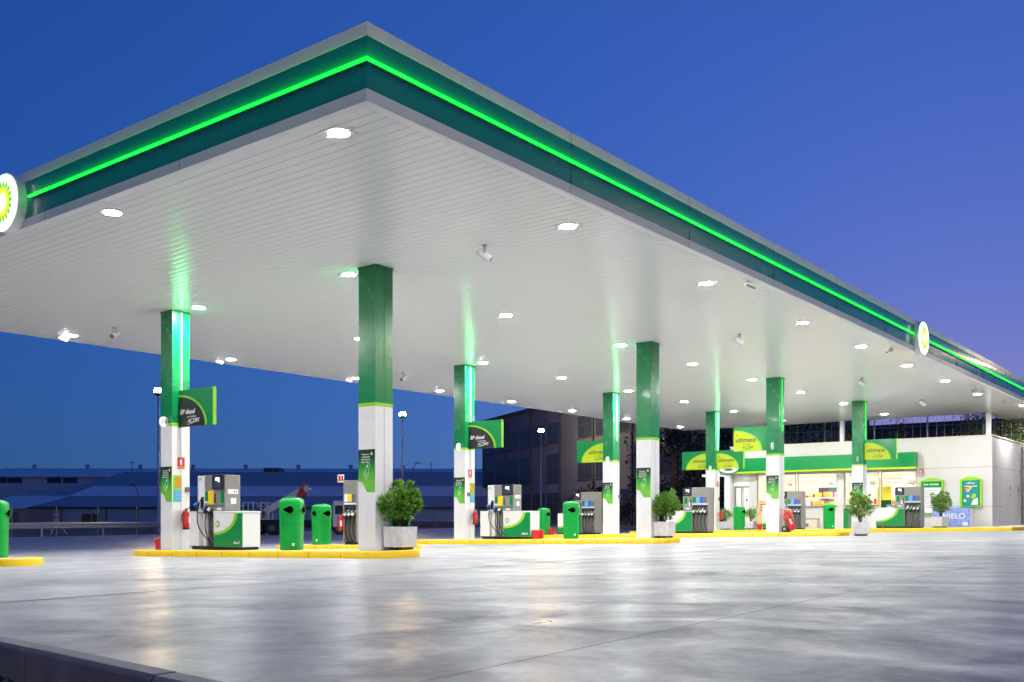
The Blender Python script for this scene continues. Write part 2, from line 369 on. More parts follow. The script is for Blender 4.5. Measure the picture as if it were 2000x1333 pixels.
# ------------------------------------------------------------------ canopy
CU0, CU1, CU2, CV0, CV1, CVX = 8.5128, 53.1, 78., 8.904, 28.08, 11.4
PATH = [(CU0, CV0), (CU2, CV0), (CU2, CVX), (CU1, CVX), (CU1, CV1), (CU0, CV1)]
cz = (30.8, 18.5, 6.0)
can = thing('canopy', 'huge white and green flat canopy over the pumps with a green light line', 'canopy', cz)
mb = MB(); sweep(mb, PATH, [(-.14, 0.0), (-.003, 0), (0, .004), (0, .155)])
for u in [12.97+4*k for k in range(16)]: mb.box(u-.004, u+.004, CV0-.0015, CV0+.03, .002, .155, 1)
for v in (12.9, 16.9, 21, 25): mb.box(CU0-.0015, CU0+.03, v-.004, v+.004, .002, .155, 1)
mb.v = [(x, y, z+H) for x, y, z in mb.v]
mb.build('lower_trim', ['white', 'greydark'], can, at=cz)
mb = MB(); sweep(mb, PATH, [(-.01, .157), (.0, .162), (.010, .30), (.016, .45), (.018, .52), (.02, .66), (.010, .79), (-.01, .803)])
for u in [12.97+4*k for k in range(16)]: mb.box(u-.004, u+.004, CV0-.0165, CV0, .165, .43, 1); mb.box(u-.004, u+.004, CV0-.0215, CV0, .53, .79, 1)
mb.v = [(x, y, z+H) for x, y, z in mb.v]
mb.build('green_fascia', ['greenface', 'ink'], can, smooth='auto', at=cz)
mb = MB(); sweep(mb, PATH, [(-.02, .804), (.012, .804), (.015, .81), (.015, .975), (.0, .985), (-.35, .985), (-.35, .6)])
for u in [12.97+4*k for k in range(16)]: mb.box(u-.003, u+.003, CV0-.0165, CV0, .81, .98, 1)
mb.v = [(x, y, z+H) for x, y, z in mb.v]
mb.build('top_trim', ['white', 'greydark'], can, at=cz)
mb = MB(); mb.prism(PATH, 'z', H+.30, H+.60); mb.build('roof_deck', 'greydark', can, at=cz)
# light line in front of the green band, broken at the round signs
lines = [[(CU0, 17.36), (CU0, CV0), (31.5, CV0)], [(33.3, CV0), (CU2-.05, CV0)], [(CU0, CV1), (CU0, 18.7)]]
mb = MB(); mc = MB()
for ln in lines:
    sweep(mb, ln, [(.05, .472), (.084, .472), (.09, .477), (.09, .489), (.084, .495), (.05, .495), (.05, .472)], False)
    sweep(mc, ln, [(.0, .452), (.07, .452), (.07, .456), (.0, .456)], False)
mb.v = [(x, y, z+H) for x, y, z in mb.v]; mc.v = [(x, y, z+H) for x, y, z in mc.v]
mb.build('light_line', 'ledstrip', can, at=cz); mc.build('light_channel', 'greenface', can, at=cz)
# soffit of narrow slats that run across the canopy
mb = MB()
def slats(u0, u1, va, vb):
    k = 0; u = u0
    while u < u1-.01:
        w = min(.2, u1-u); prof = [(0, .018), (.004, .002)]+[(.006+(w-.012)*q/6, -.0042*sin(pi*q/6)) for q in range(7)]+[(w-.004, .002), (w, .018)]
        V = [(u+a, v, H+.006+z) for v in (va, vb) for a, z in prof]; n = len(prof)
        mb.add(V, [(i, i+1, n+i+1, n+i) for i in range(n-1)]); u += .2
slats(CU0+.13, CU1-.13, CV0+.13, CV1-.13); slats(CU1-.13, CU2-.2, CV0+.13, CVX-.13)
mb.build('soffit', 'soffit', can, smooth='auto', at=cz)
# downlights
US = [9.0, 14.4, 19.8, 25.4, 30.0, 34.8, 39.6, 44.7, 50.6]; VS = [9.95, 15.6, 21.0, 27.1]
proto = thing('downlight', 'downlight', 'ceiling light', (0, 0, 0), 0, 'downlights in the canopy soffit')
mb = MB(); mb.box(-.19, .19, -.19, .19, -.004, .008); mb.box(-.018, .018, -.27, -.19, -.012, .006); mb.box(-.018, .018, .19, .27, -.012, .006)
mb.build('housing', 'whitegloss', proto)
mb = MB(); mb.lathe([(.140, -.0045), (.137, -.0055), (.09, -.0065), (.01, -.007)], n=28); mb.build('diffuser', 'lampglass', proto, smooth=True)
ORD = ['first', 'second', 'third', 'fourth', 'fifth', 'sixth', 'seventh', 'eighth', 'ninth']
ROW = ['nearest the long front', 'second from the long front', 'third from the long front', 'along the far back edge']
for j, v in enumerate(VS):
    for i, u in enumerate(US):
        put(proto, f'lit downlight, {ORD[i]} from the left end in the soffit row {ROW[j]}', (u, 9.3 if (u > 50 and j == 0) else v, H-.002))
put(proto, 'lit downlight under the narrow canopy beyond the shop corner', (56.3, 9.3, H-.002)); put(proto, 'farthest lit downlight under the narrow canopy by the shop side wall', (62, 9.3, H-.002))
# round lit emblem signs on the fascia
def petals(mb, r0, r1, n, y0, y1, m, rot=0):
    pts = []
    for i in range(n):
        a = 2*pi*i/n+rot
        for da, r in ((-.5, r0), (-.25, r0+(r1-r0)*.62), (0, r1), (.25, r0+(r1-r0)*.62)):
            pts.append((r*cos(a+da*2*pi/n), r*sin(a+da*2*pi/n)))
    mb.prism(pts, 'y', y0, y1, m)
def emblem(parent, c, rad, glow, name='sunburst_emblem'):
    mb = MB(); k = ('logogreen', 'logolime', 'logoyellow', 'logoglow') if glow else ('signgreen', 'lime', 'yellow', 'whiteprint')
    petals(mb, .74*rad, rad, 18, -.004, -.001, 0); petals(mb, .58*rad, .84*rad, 18, -.006, -.0035, 1, pi/18)
    petals(mb, .42*rad, .66*rad, 18, -.008, -.0055, 2); petals(mb, .22*rad, .42*rad, 18, -.010, -.0075, 3, pi/18)
    o = mb.build(name, list(k), parent); o.location = c; return o
def round_sign(loc, rz, label):
    t = thing('round_sign', label, 'sign', loc, rz, 'round lit signs on the canopy fascia')
    mb = MB(); mb.lathe([(.50, 0.0), (.53, .02), (.53, .17), (.50, .19)], n=48, ax='y', c=(0, -.20, 0)); mb.build('drum', 'white', t, smooth='auto')
    mb = MB(); mb.lathe([(.505, -.215), (.50, -.222), (.01, -.224)], n=48, ax='y'); mb.build('lit_face', 'logoglow', t, smooth='auto')
    emblem(t, (0, -.226, 0), .39, True)
round_sign((CU0+.02, 18.06, 6.48), FACE_U, 'round lit sign with sunburst emblem cut off at the left picture edge')
round_sign((32.2, CV0+.02, 6.42), 0, 'round lit sign with sunburst emblem on the long right fascia')
# loudspeakers and cameras under the soffit
proto = thing('loudspeaker', '', 'loudspeaker', (0, 0, 0), 0, 'white loudspeakers under the canopy')
mb = MB(); mb.box(-.06, .06, -.05, .05, -.02, 0); mb.box(-.09, -.08, -.02, .02, -.26, -.015); mb.box(.08, .09, -.02, .02, -.26, -.015); mb.box(-.09, .09, -.02, .02, -.03, -.015); mb.build('bracket', 'galv', proto)
mb = MB(); mb.tube([(0, .17, -.14), (0, .15, -.155), (0, -.13, -.33), (0, -.15, -.345)], [.06, .085, .105, .10], 20, 0); mb.tube([(0, -.148, -.342), (0, -.154, -.347)], .088, 20, 1)
mb.build('speaker_body', ['white', 'greydark'], proto, smooth='auto'); proto.scale = (.78, .78, .78)
for u, v, rz, l in ((14.44, 11.9, .6, 'white loudspeaker on bracket near the middle of the soffit'), (14.5, 25.0, -1.2, 'white loudspeaker left of the green column by the first diesel pump'),
                    (25.4, 24.7, -1.4, 'small white loudspeaker right of the nearest column'), (25.9, 12.0, .7, 'loudspeaker under the soffit above the ultimate flag sign'),
                    (45.2, 12.3, .7, 'farthest loudspeaker, under the soffit near the shop'), (36.9, 12.2, .7, 'loudspeaker behind the top of the column nearest the shop')):
    put(proto, l, (u, v, H-.002), rz)
proto = thing('security_camera', '', 'camera', (0, 0, 0), 0, 'security cameras along the canopy edges')
mb = MB(); mb.lathe([(.05, -.015), (.05, 0)], n=14); mb.tube([(0, 0, -.01), (0, 0, -.09), (.02, 0, -.13)], .014, 8); mb.build('bracket', 'galv', proto)
mb = MB(); mb.tube([(-.09, 0, -.10), (.20, 0, -.20)], .042, 14, 0); mb.tube([(.195, 0, -.198), (.203, 0, -.201)], .036, 14, 1); mb.prism([(-.12, .0), (-.12, .012), (.26, -.115), (.26, -.128)], 'y', -.05, .05, 0)
mb.build('camera_body', ['whitegloss', 'dark'], proto); proto.scale = (.75, .75, .75)
for u, v, rz, l in ((20.2, 9.0+.15, -.7, 'security camera on the front edge, nearest along the long fascia'), (30.85, 9.32, 2.6, 'security camera just left of the round sign on the long fascia'),
                    (42.3, 9.5, 2.6, 'security camera on the front edge above the shop corner'), (47.4, 9.4, 2.6, 'security camera farthest right on the front edge'),
                    (14.2, 27.3, -.6, 'security camera at the far left back edge'), (19.5, 27.4, -.6, 'security camera on the back edge right of the leftmost column'),
                    (25.1, 27.3, -.6, 'security camera on the back edge just left of the nearest column'), (34.1, 27.2, -.6, 'security camera on the back edge over the left of the dark building'),
                    (38.4, 27.1, -.6, 'security camera on the back edge in front of the dark building')):
    put(proto, l, (u, v, H-.002), rz)
# ------------------------------------------------------------------ columns
def column(u, v, label, led, base):
    t = thing('canopy_column', label, 'column', (u, v, 0), 0, 'square columns carrying the canopy')
    z0 = zg(u+.25, v+.25)+base; s = .5; e = .012
    mb = MB(); mb.box(0, s, 0, s, z0, 3.11); mb.box(.243, .257, -.002, .01, z0, 3.11, 1); mb.build('white_cladding', ['colwhite', 'greydark'], t, bevel=.005)
    mb = MB(); mb.box(-.004, s+.004, -.004, s+.004, 3.11, 3.18); mb.build('lime_band', 'lime', t)
    mb = MB(); mb.box(0, s, 0, s, 3.18, H+.02); mb.box(.240, .260, -.002, .01, 3.18, H, 1); mb.build('green_cladding', ['colgreen', 'ink'], t, bevel=.005)
    mb = MB(); mb.box(-.01, s+.01, -.01, s+.01, H-.045, H+.004); mb.build('top_collar', 'colgreen', t)
    if led:
        mb = MB(); mb.tube([(.25, -.03, 4.02), (.25, -.03, H-.06)], .016, 8); mb.build('led_tube', 'ledcol' if led == 1 else 'ledcol2', t)
        mb = MB(); mb.box(.235, .265, -.03, 0, 3.98, 4.02); mb.box(.235, .265, -.03, 0, H-.06, H-.045); mb.build('tube_clips', 'greydark', t)
    return t
CF, CB = 14.5266, 21.7217
CUU = [14.128, 25.329, 34.742, 44.12]
column(CUU[0], CF, 'nearest white and green column, with a potted shrub at its foot', 0, .15)
column(CUU[1], CF, 'second column of the front row, with round shrub at its foot', 0, .15)
column(CUU[2], CF, 'third column of the front row, with the red wheeled extinguisher beside it', 2, .15)
column(CUU[3], CF, 'farthest column of the front row, before the shop windows', 2, .15)
column(CUU[0], CB, 'leftmost column, with disc 14 and a red extinguisher hung on it', 1, .15)
column(CUU[1], CB, 'back row column beside diesel pump 12', 1, .15)
column(CUU[2], CB, 'back row column left of the second front column, before the dark building', 1, .15)
column(CUU[3], CB, 'back row column with two yellow flag signs, by the shop door', 1, .15)
# number discs that stick out from the columns
def disc(u, v, s, label, z=3.2):
    t = thing('number_disc', label, 'number sign', (u-.10, v+.2, z), 0, 'white number discs on the columns')
    mb = MB(); mb.lathe([(.135, -.012), (.135, .012)], n=28, ax='y'); mb.box(.12, .105, -.01, .01, -.02, .02); mb.build('plate', 'whitegloss', t)
    if s: text('numeral', s, .17, (0, -.016, 0), 'greydark', t, align='CENTER')
disc(CUU[0], CB, '14', 'white disc numbered 14 on the leftmost column'); disc(CUU[1], CB, '12', 'white disc numbered 12 on the second back column')
disc(CUU[2], CB, '', 'white disc on the column left of the second front column'); disc(CUU[3], CB, '', 'white disc on the column with two yellow flag signs')
disc(CUU[2], CF, '', 'white disc on the column beside the wheeled extinguisher', 3.45); disc(CUU[3], CF, '', 'white disc on the column nearest the shop', 3.40)
# flag signs
def flag(u, v0, w, z0, z1, kind, side, label):
    # plate in the plane facing -x; side +1: quarter disc starts at the left end, -1: at the right end
    t = thing('flag_sign', label, 'sign', (u, v0, 0), FACE_U, 'flag signs fixed to the columns')
    h = z1-z0; mb = MB(); mb.box(0, w, -.04, .04, z0, z1); mb.build('plate', 'signgreen', t)
    mb = MB(); mb.box(w, w+.03, -.042, .042, z0-.002, z1+.002); mb.build('edge_strip', 'lime', t)
    cx = .0 if side > 0 else w
    def quarter(rx, rz): return [(cx, z0+.002)]+[(cx+side*p[0], z0+.002+p[1]) for p in arc_pts(0, 0, rx, rz, 0, pi/2)]
    mb = MB(); mb.prism(quarter(w*.84, h*.87), 'y', -.044, -.041, 0); mb.prism(quarter(w*.785, h*.82), 'y', -.047, -.0445, 1)
    mb.build('quarter_panel', ['lime', 'signblack'] if kind == 'diesel' else ['lime', 'yellowlime'], t)
    x = .07 if side > 0 else w*.42; ink = 'whiteprint' if kind == 'diesel' else 'ink'
    if kind == 'diesel':
        text('lettering', 'BP diesel', .17, (x, -.049, z0+h*.40), ink, t, .25, .02); text('small_lettering', 'con tecnología', .065, (x+.30, -.049, z0+h*.27), ink, t, .2)
        text('brand_lettering', 'ACTIVE', .14, (x+.33, -.049, z0+h*.155), ink, t, .35, .005)
    else:
        text('lettering', 'ultimate', .25, (x, -.049, z0+h*.46), ink, t, .2, .012); text('small_lettering', 'con tecnología', .06, (x+.28, -.049, z0+h*.28), ink, t, .2)
        text('brand_lettering', 'ACTIVE', .13, (x+.28, -.049, z0+h*.155), ink, t, .35)
        text('prefix_lettering', 'BP', .08, (x+.02, -.049, z0+h*.66), ink, t, .2)
    mb = MB(); sw = [(x+.30+.42*math.sin(k/12*pi/2)*1.0, -.048, z0+h*(.06+.16*(k/12)**1.5)) for k in range(13)]; mb.tube(sw, [.003+.006*sin(k/12*pi) for k in range(13)], 6); mb.build('swoosh', ink, t)
flag(CUU[0]+.22, CB-.003, 1.42, 3.07, 3.99, 'diesel', 1, 'black and green diesel flag sign on the leftmost column')
flag(CUU[1]+.22, CB-.003, 1.42, 3.14, 4.06, 'diesel', 1, 'black and green diesel flag sign on the second back column')
flag(CUU[2]+.22, CB+.503+1.42, 1.42, 3.13, 4.05, 'ultimate', -1, 'yellow flag sign left of the back column before the dark building')
flag(CUU[3]+.22, CB+.503+1.40, 1.40, 3.17, 4.08, 'ultimate', -1, 'yellow flag sign on the left of the column by the shop door')
flag(CUU[3]+.22, CB-.003, 1.40, 3.17, 4.08, 'ultimate', 1, 'yellow flag sign on the right of the column by the shop door')
flag(CUU[2]+.22, CF+.503+1.38, 1.38, 3.32, 4.24, 'ultimate', 1, 'topmost yellow flag sign, on the column beside the wheeled extinguisher')
flag(CUU[3]+.22, CF-.003, 1.38, 3.37, 4.26, 'ultimate', 1, 'yellow flag sign farthest right, on the column nearest the shop')
# rocket posters on the columns
def poster(u, v, zt, label):
    t = thing('poster', label, 'poster', (u-.004, v+.5, zt-.88), FACE_U, 'green rocket posters on the columns')
    w, h = .49, .88
    out = [(.01, .24)]+arc_pts(.01, .03, .20, .20, pi/2, .35, 8)+[(.26, 0), (w, 0), (w, h), (.01, h)]
    mb = MB(); mb.prism(out, 'y', -.003, 0); mb.build('printed_sheet', 'poster', t)
    for k, s in enumerate(('“Nuestros', 'carburantes', 'evolucionan', 'llegan los...”')): text('lettering', s, .055, (.09, -.005, h-.10-.052*k), 'whiteprint', t)
    mb = MB(); c = lambda *p: [(.25+x*.8, -.005, .40+z*.8) for x, z in p]
    mb.tube(c((-.06, .0), (.0, .18), (.09, .27), (.11, .14), (.05, -.03), (-.06, 0)), .004, 5); mb.tube(c((-.045, .05), (-.11, -.02), (-.10, -.10), (-.05, -.02)), .004, 5)
    mb.tube(c((.065, .02), (.08, -.06), (.04, -.14), (.03, -.04)), .004, 5); mb.tube(c((-.03, -.03), (-.06, -.15), (0, -.19), (.0, -.07), (.02, -.03)), .004, 5); mb.lathe([(.02, -.006), (.02, -.004)], n=12, ax='y', c=(.275, 0, .53))
    mb.build('rocket_drawing', 'leaf2' if 0 else 'whiteprint', t)
    mb = MB()
    for k, ww in enumerate((.24, .20, .24)): mb.box(.12, .12+ww, -.0045, -.003, .20-.03*k, .208-.03*k)
    mb.build('small_print', 'lime', t); emblem(t, (.40, -.003, h-.09), .045, False)
poster(CUU[0], CF, 2.22, 'green rocket poster on the nearest column'); poster(CUU[1], CF, zat(914, CUU[1], CF+.2), 'green rocket poster on the second front column')
poster(CUU[2], CF, zat(929, CUU[2], CF+.2), 'green rocket poster on the column beside the wheeled extinguisher'); poster(CUU[3], CF, zat(943, CUU[3], CF+.2), 'green rocket poster behind the shrub, on the column nearest the shop')
poster(CUU[0], CB, zat(912, CUU[0], CB+.2), 'green rocket poster on the leftmost column'); poster(CUU[1], CB, zat(933, CUU[1], CB+.2), 'green rocket poster on the column by pump 12')
poster(CUU[2], CB, zat(943, CUU[2], CB+.2), 'small green rocket poster left of the second front column')
# fire signs, notices, call boxes on the faces towards the road
def fire_sign(u, v, z, w, label):
    t = thing('fire_sign', label, 'fire sign', (u, v-.003, z), 0, 'red extinguisher signs')
    mb = MB(); mb.box(-w/2, w/2, -.003, 0, -w*.55, w*.55); mb.build('plate', 'signred', t)
    mb = MB(); mb.prism([(-.14*w, -.36*w), (.12*w, -.36*w), (.12*w, .16*w), (.04*w, .26*w), (.16*w, .36*w), (-.04*w, .36*w), (-.14*w, .16*w)], 'y', -.005, -.003); mb.tube([(.14*w*k/4-.02*w-.25*w*sin(k/4*pi), -.004, .3*w-.5*w*k/4) for k in range(5)], .02*w, 5); mb.build('symbol', 'whiteprint', t)
    mb = MB(); mb.box(-w/2, w/2, -.003, 0, -w*.86, -w*.60); mb.build('caption_plate', 'orange', t)
fire_sign(CUU[0]+.25, CB, zat(903, 14.4, CB), .21, 'red extinguisher sign on the leftmost column'); fire_sign(CUU[1]+.25, CB, zat(924, 25.6, CB), .20, 'red extinguisher sign on the column by pump 12')
fire_sign(CUU[3]+.3, CB, zat(945, 44.4, CB), .18, 'narrow red sign on the column by the shop door')
for u, l in ((CUU[0], 'orange and turquoise price list on the leftmost column'), (CUU[1]+.14, 'orange and turquoise price list on the column by pump 12')):
    z1 = zat(928 if u < 20 else 944, u, CB); z0 = zat(981 if u < 20 else 982, u, CB); hh = z1-z0
    t = thing('price_list', l, 'notice', (u+.02 if u < 20 else u+.1, CB-.003, z0), 0, 'price lists on the columns')
    mb = MB(); mb.box(0, .245, -.003, 0, 0, hh); mb.build('sheet', 'leaf2' if 0 else 'lime', t)
    mb = MB()
    for k in range(5): mb.box(.055, .235, -.0055, -.003, hh*(.87-.084*k), hh*(.925-.084*k))
    mb.build('orange_rows', 'orange', t)
    mb = MB(); mb.box(.01, .24, -.005, -.003, .02, hh*.46)
    mb.build('turquoise_panel', 'cyan', t)
    mb = MB()
    for k in range(3): mb.box(.07, .225, -.0065, -.005, .06+hh*.13*k, .06+hh*.13*k+.06)
    mb.build('turquoise_rows', 'lightblue', t)
def call_box(u, v, z, l):
    t = thing('call_box', l, 'call box', (u, v, z), 0, 'grey call boxes on the columns')
    mb = MB(); mb.box(-.055, .055, -.05, 0, -.065, .065); mb.build('casing', 'greydark', t, bevel=.006); mb = MB(); mb.lathe([(.02, -.06), (.024, -.05)], n=12, ax='y', c=(.015, 0, -.01)); mb.build('push_button', 'red', t)
call_box(CUU[0]+.41, CB, zat(957, 14.5, CB), 'small grey call box on the leftmost column'); call_box(CUU[1]+.16, CB, zat(966, 25.5, CB), 'small grey call box on the column by pump 12')
call_box(CUU[2]+.45, CB, zat(970, 35.2, CB), 'small grey call box on the column before the dark building'); call_box(CUU[3]+.4, CB, zat(975, 44.5, CB), 'small grey call box on the column by the shop door')
# ------------------------------------------------------------------ pump islands
def island(u0, u1, v0, v1, near, farr, label, corner=.45, kind='island'):
    t = thing('pump_island', label, 'kerb island', (0, 0, 0), 0, 'yellow edged pump islands')
    c = corner; pts = []
    k = 5
    def arc(cx, cy, a0): return [(cx+c*cos(a0+pi/2*i/k), cy+c*sin(a0+pi/2*i/k)) for i in range(k+1)]
    pts = arc(u0+c, v0+c, pi) if near else [(u0, v0)]
    pts += arc(u1-c, v0+c, 1.5*pi) if near else [(u1, v0)]
    pts += arc(u1-c, v1-c, 0) if farr else [(u1, v1)]
    pts += arc(u0+c, v1-c, pi/2) if farr else [(u0, v1)]
    # ring (anticlockwise plan), profile outward
    mb = MB(); n = len(pts)
    cu_, cv_ = (u0+u1)/2, (v0+v1)/2
    def ring(off, dz):
        m_ = MB(); sweep(m_, pts, [(off, 0), (off+.0001, 0)]); return [(x, y, zg(x, y)+dz) for x, y, z in m_.v[0::2]]
    prof = [(0, -.03), (0, .125), (-.012, .145), (-.025, .15), (-.17, .15)]
    rs = [ring(o, d) for o, d in prof]; V = [p for r in rs for p in r]; F = []
    for a in range(len(prof)-1):
        for i in range(n): j = (i+1) % n; F.append((a*n+i, a*n+j, (a+1)*n+j, (a+1)*n+i))
    mb.add(V, F); q = v0+1.3
    while q < v1-.5:
        z = zg(u0, q); mb.box(u0-.0015, u0+.03, q-.005, q+.005, z-.03, z+.122, 1); z = zg(u1, q); mb.box(u1-.03, u1+.0015, q-.005, q+.005, z-.03, z+.122, 1); q += 1.0
    mb.build('kerb_edge', ['kerbyellow', 'soil'], t, smooth='auto')
    mb = MB(); mb.face([(x, y, z-.003) for x, y, z in ring(-.165, .15)]); mb.build('paving', 'islandtop', t)
island(8.72, 9.75, 19.1, 29, 1, 1, 'yellow edged island cut off at the left picture edge')
island(13.75, 15.0, 13.85, 23.15, 1, 1, 'yellow edged island under the nearest column')
island(18.45, 19.6, 18.1, 23.4, 1, 1, 'short yellow edged island behind the nearest column')
island(24.95, 26.2, 13.85, 24.4, 1, 1, 'yellow edged island under the second front column')
island(34.4, 35.65, 12.1, 26.4, 1, 1, 'yellow edged island with the red wheeled extinguisher')
# pavement before the shop
mb = MB()
t = thing('shop_pavement', 'yellow edged pavement along the shop front', 'pavement', (0, 0, 0)); t['kind'] = 'structure'
pts = [(44.0, 8.5), (46.2, 7.6), (60, 7.6), (60, 26.5), (44.0, 26.5)]
def gring(off, dz):
    m_ = MB(); sweep(m_, pts, [(off, 0), (off+.0001, 0)]); return [(x, y, zg(x, y)+dz) for x, y, z in m_.v[0::2]]
prof = [(0, -.03), (0, .125), (-.012, .145), (-.025, .15), (-.17, .15)]; rs = [gring(o, d) for o, d in prof]; V = [p for r in rs for p in r]; F = []
n = len(pts)
for a in range(len(prof)-1):
    for i in range(n): j = (i+1) % n; F.append((a*n+i, a*n+j, (a+1)*n+j, (a+1)*n+i))
mb.add(V, F); mb.build('pavement_kerb', 'kerbyellow', t)
mb = MB(); mb.face([(x, y, z-.003) for x, y, z in gring(-.165, .15)]); mb.build('pavement_top', 'islandtop', t)
# ------------------------------------------------------------------ litter bins
def superq(a, p=3.4): return 1/((abs(cos(a))**p+abs(sin(a))**p)**(1/p))
proto = thing('litter_bin', '', 'litter bin', (0, 0, 0), 0, 'green litter bins on the islands')
mb = MB(); mb.lathe([(.225, 0), (.236, .015), (.243, .55), (.244, .56), (.238, .565), (.244, .57), (.25, .85), (.252, 1.06), (.245, 1.10), (.228, 1.128), (.19, 1.15), (.10, 1.168), (.01, 1.172)], n=48, shape=superq); mb.build('bin_body', 'bingreen', proto, smooth='auto')
for rot, nm in ((0, 'opening_shade'), (pi/2, 'opening_shade')):
    tear = [(-.15, .0)]+[(.055+.095*cos(a), .095*sin(a)) for a in [radians(125-k*25) for k in range(11)]]
    mb = MB(); mb.prism([(x, .90+z) for x, z in tear], 'y', -.262, -.235, 0)  # near-black plate paints the shade inside the hole, no recess is cut
    mb.tube([(x, -.258, .90+z) for x, z in tear+tear[:1]], .012, 6, 1); o = mb.build(nm, ['dark', 'bingreen'], proto); o.rotation_euler = (0, 0, rot)
mb = MB(); mb.box(.10, .145, -.2505, -.20, .10, .155); mb.box(.2515, .2525, -.03, .06, .82, .92); mb.build('sticker', 'whiteprint', proto)
for (px, U, rz, l) in ((-11, 9.3, -.75, 'green litter bin cut off at the left picture edge'), (570, 14.4, -1.05, 'nearest green litter bin, left of the nearest column'), (628, 19.1, -1.75, 'green litter bin holding a pale bag, behind the nearest bin'),
                       (1115, 25.6, -.95, 'green litter bin between the second front column and diesel pump 12'), (1062, 35.0, -.2, 'green litter bin behind the red buckets by diesel pump 12'), (1444, 44.8, -.3, 'green litter bin before the shop door'),
                       (1619, 45.0, -1.0, 'green litter bin before the shop windows')):
    v = on_u(px, U); put(proto, l, (U, v, zg(U, v)+.149), rz)
# ------------------------------------------------------------------ fuel pumps
def nozzle(par, x, y, z, cover, hose_to, bow):
    mb = MB(); mb.tube([(x+.05, y+.01, z+.17), (x+.035, y-.03, z+.08), (x+.015, y-.06, z+.01)], [.014, .016, .018], 8, 1)
    mb.tube([(x+.02, y-.05, z+.03), (x, y-.075, z-.06), (x+.01, y-.07, z-.15)], [.035, .045, .03], 8, 0)
    mb.tube([(x-.02, y-.07, z+.02), (x-.05, y-.12, z-.06), (x-.02, y-.10, z-.14)], .014, 6, 0)
    if cover: mb.tube([(x+.01, y-.085, z+.02), (x-.03, y-.12, z-.04)], [.04, .045], 8, 2)
    mb.build('nozzle', ['black', 'steel', cover or 'black'], par, smooth='auto')
    a = (x+.01, y-.07, z-.15); n = 14; P_ = []
    for i in range(n+1):
        q = i/n; P_.append((a[0]+(hose_to[0]-a[0])*q**2-bow*sin(q*pi)*.5, a[1]+(hose_to[1]-a[1])*q-.06*sin(q*pi), a[2]+(hose_to[2]-a[2])*(q**.9)))
    mb = MB(); mb.tube(P_, .014, 7); mb.build('hose', 'rubber', par, smooth=True)
def arc_panel(par, x0, x1, z0, z1, rx, rz, y, big=True):
    # green sheet with a white quarter at the upper left behind a lime arc
    mb = MB(); mb.box(x0, x1, y-.003, y, z0, z1, 0)
    def q(rx_, rz_): return [(x0, z1)]+[(x0+p[0], z1-p[1]) for p in arc_pts(0, 0, rx_, rz_, 0, pi/2, 20)][::-1]
    mb.prism(q(rx*1.13, rz*1.14), 'y', y-.006, y-.0032, 1); mb.prism(q(rx, rz), 'y', y-.009, y-.0062, 2)
    mb.build('graphic_panel', ['signgreen', 'lime', 'whitegloss'], par)
    if big: emblem(par, (x0+.16, y-.009, z1-.26), .085, False)
def screen(par, x0, x1, z0, z1, y):
    mb = MB(); mb.box(x0, x1, y-.05, y, z0, z1); s = mb.build('screen_housing', 'black', par, bevel=.01)
    w, h = x1-x0, z1-z0
    mb = MB(); mb.box(x0+.16*w, x1-.16*w, y-.053, y-.05, z0+.12*h, z1-.12*h); mb.build('display', 'screen', s)
    mb = MB(); mb.box(x0+.34*w, x0+.68*w, y-.056, y-.053, z0+.58*h, z0+.80*h); mb.box(x0+.56*w, x0+.70*w, y-.056, y-.053, z0+.48*h, z0+.56*h); mb.build('lit_readout', 'screenlit', s)
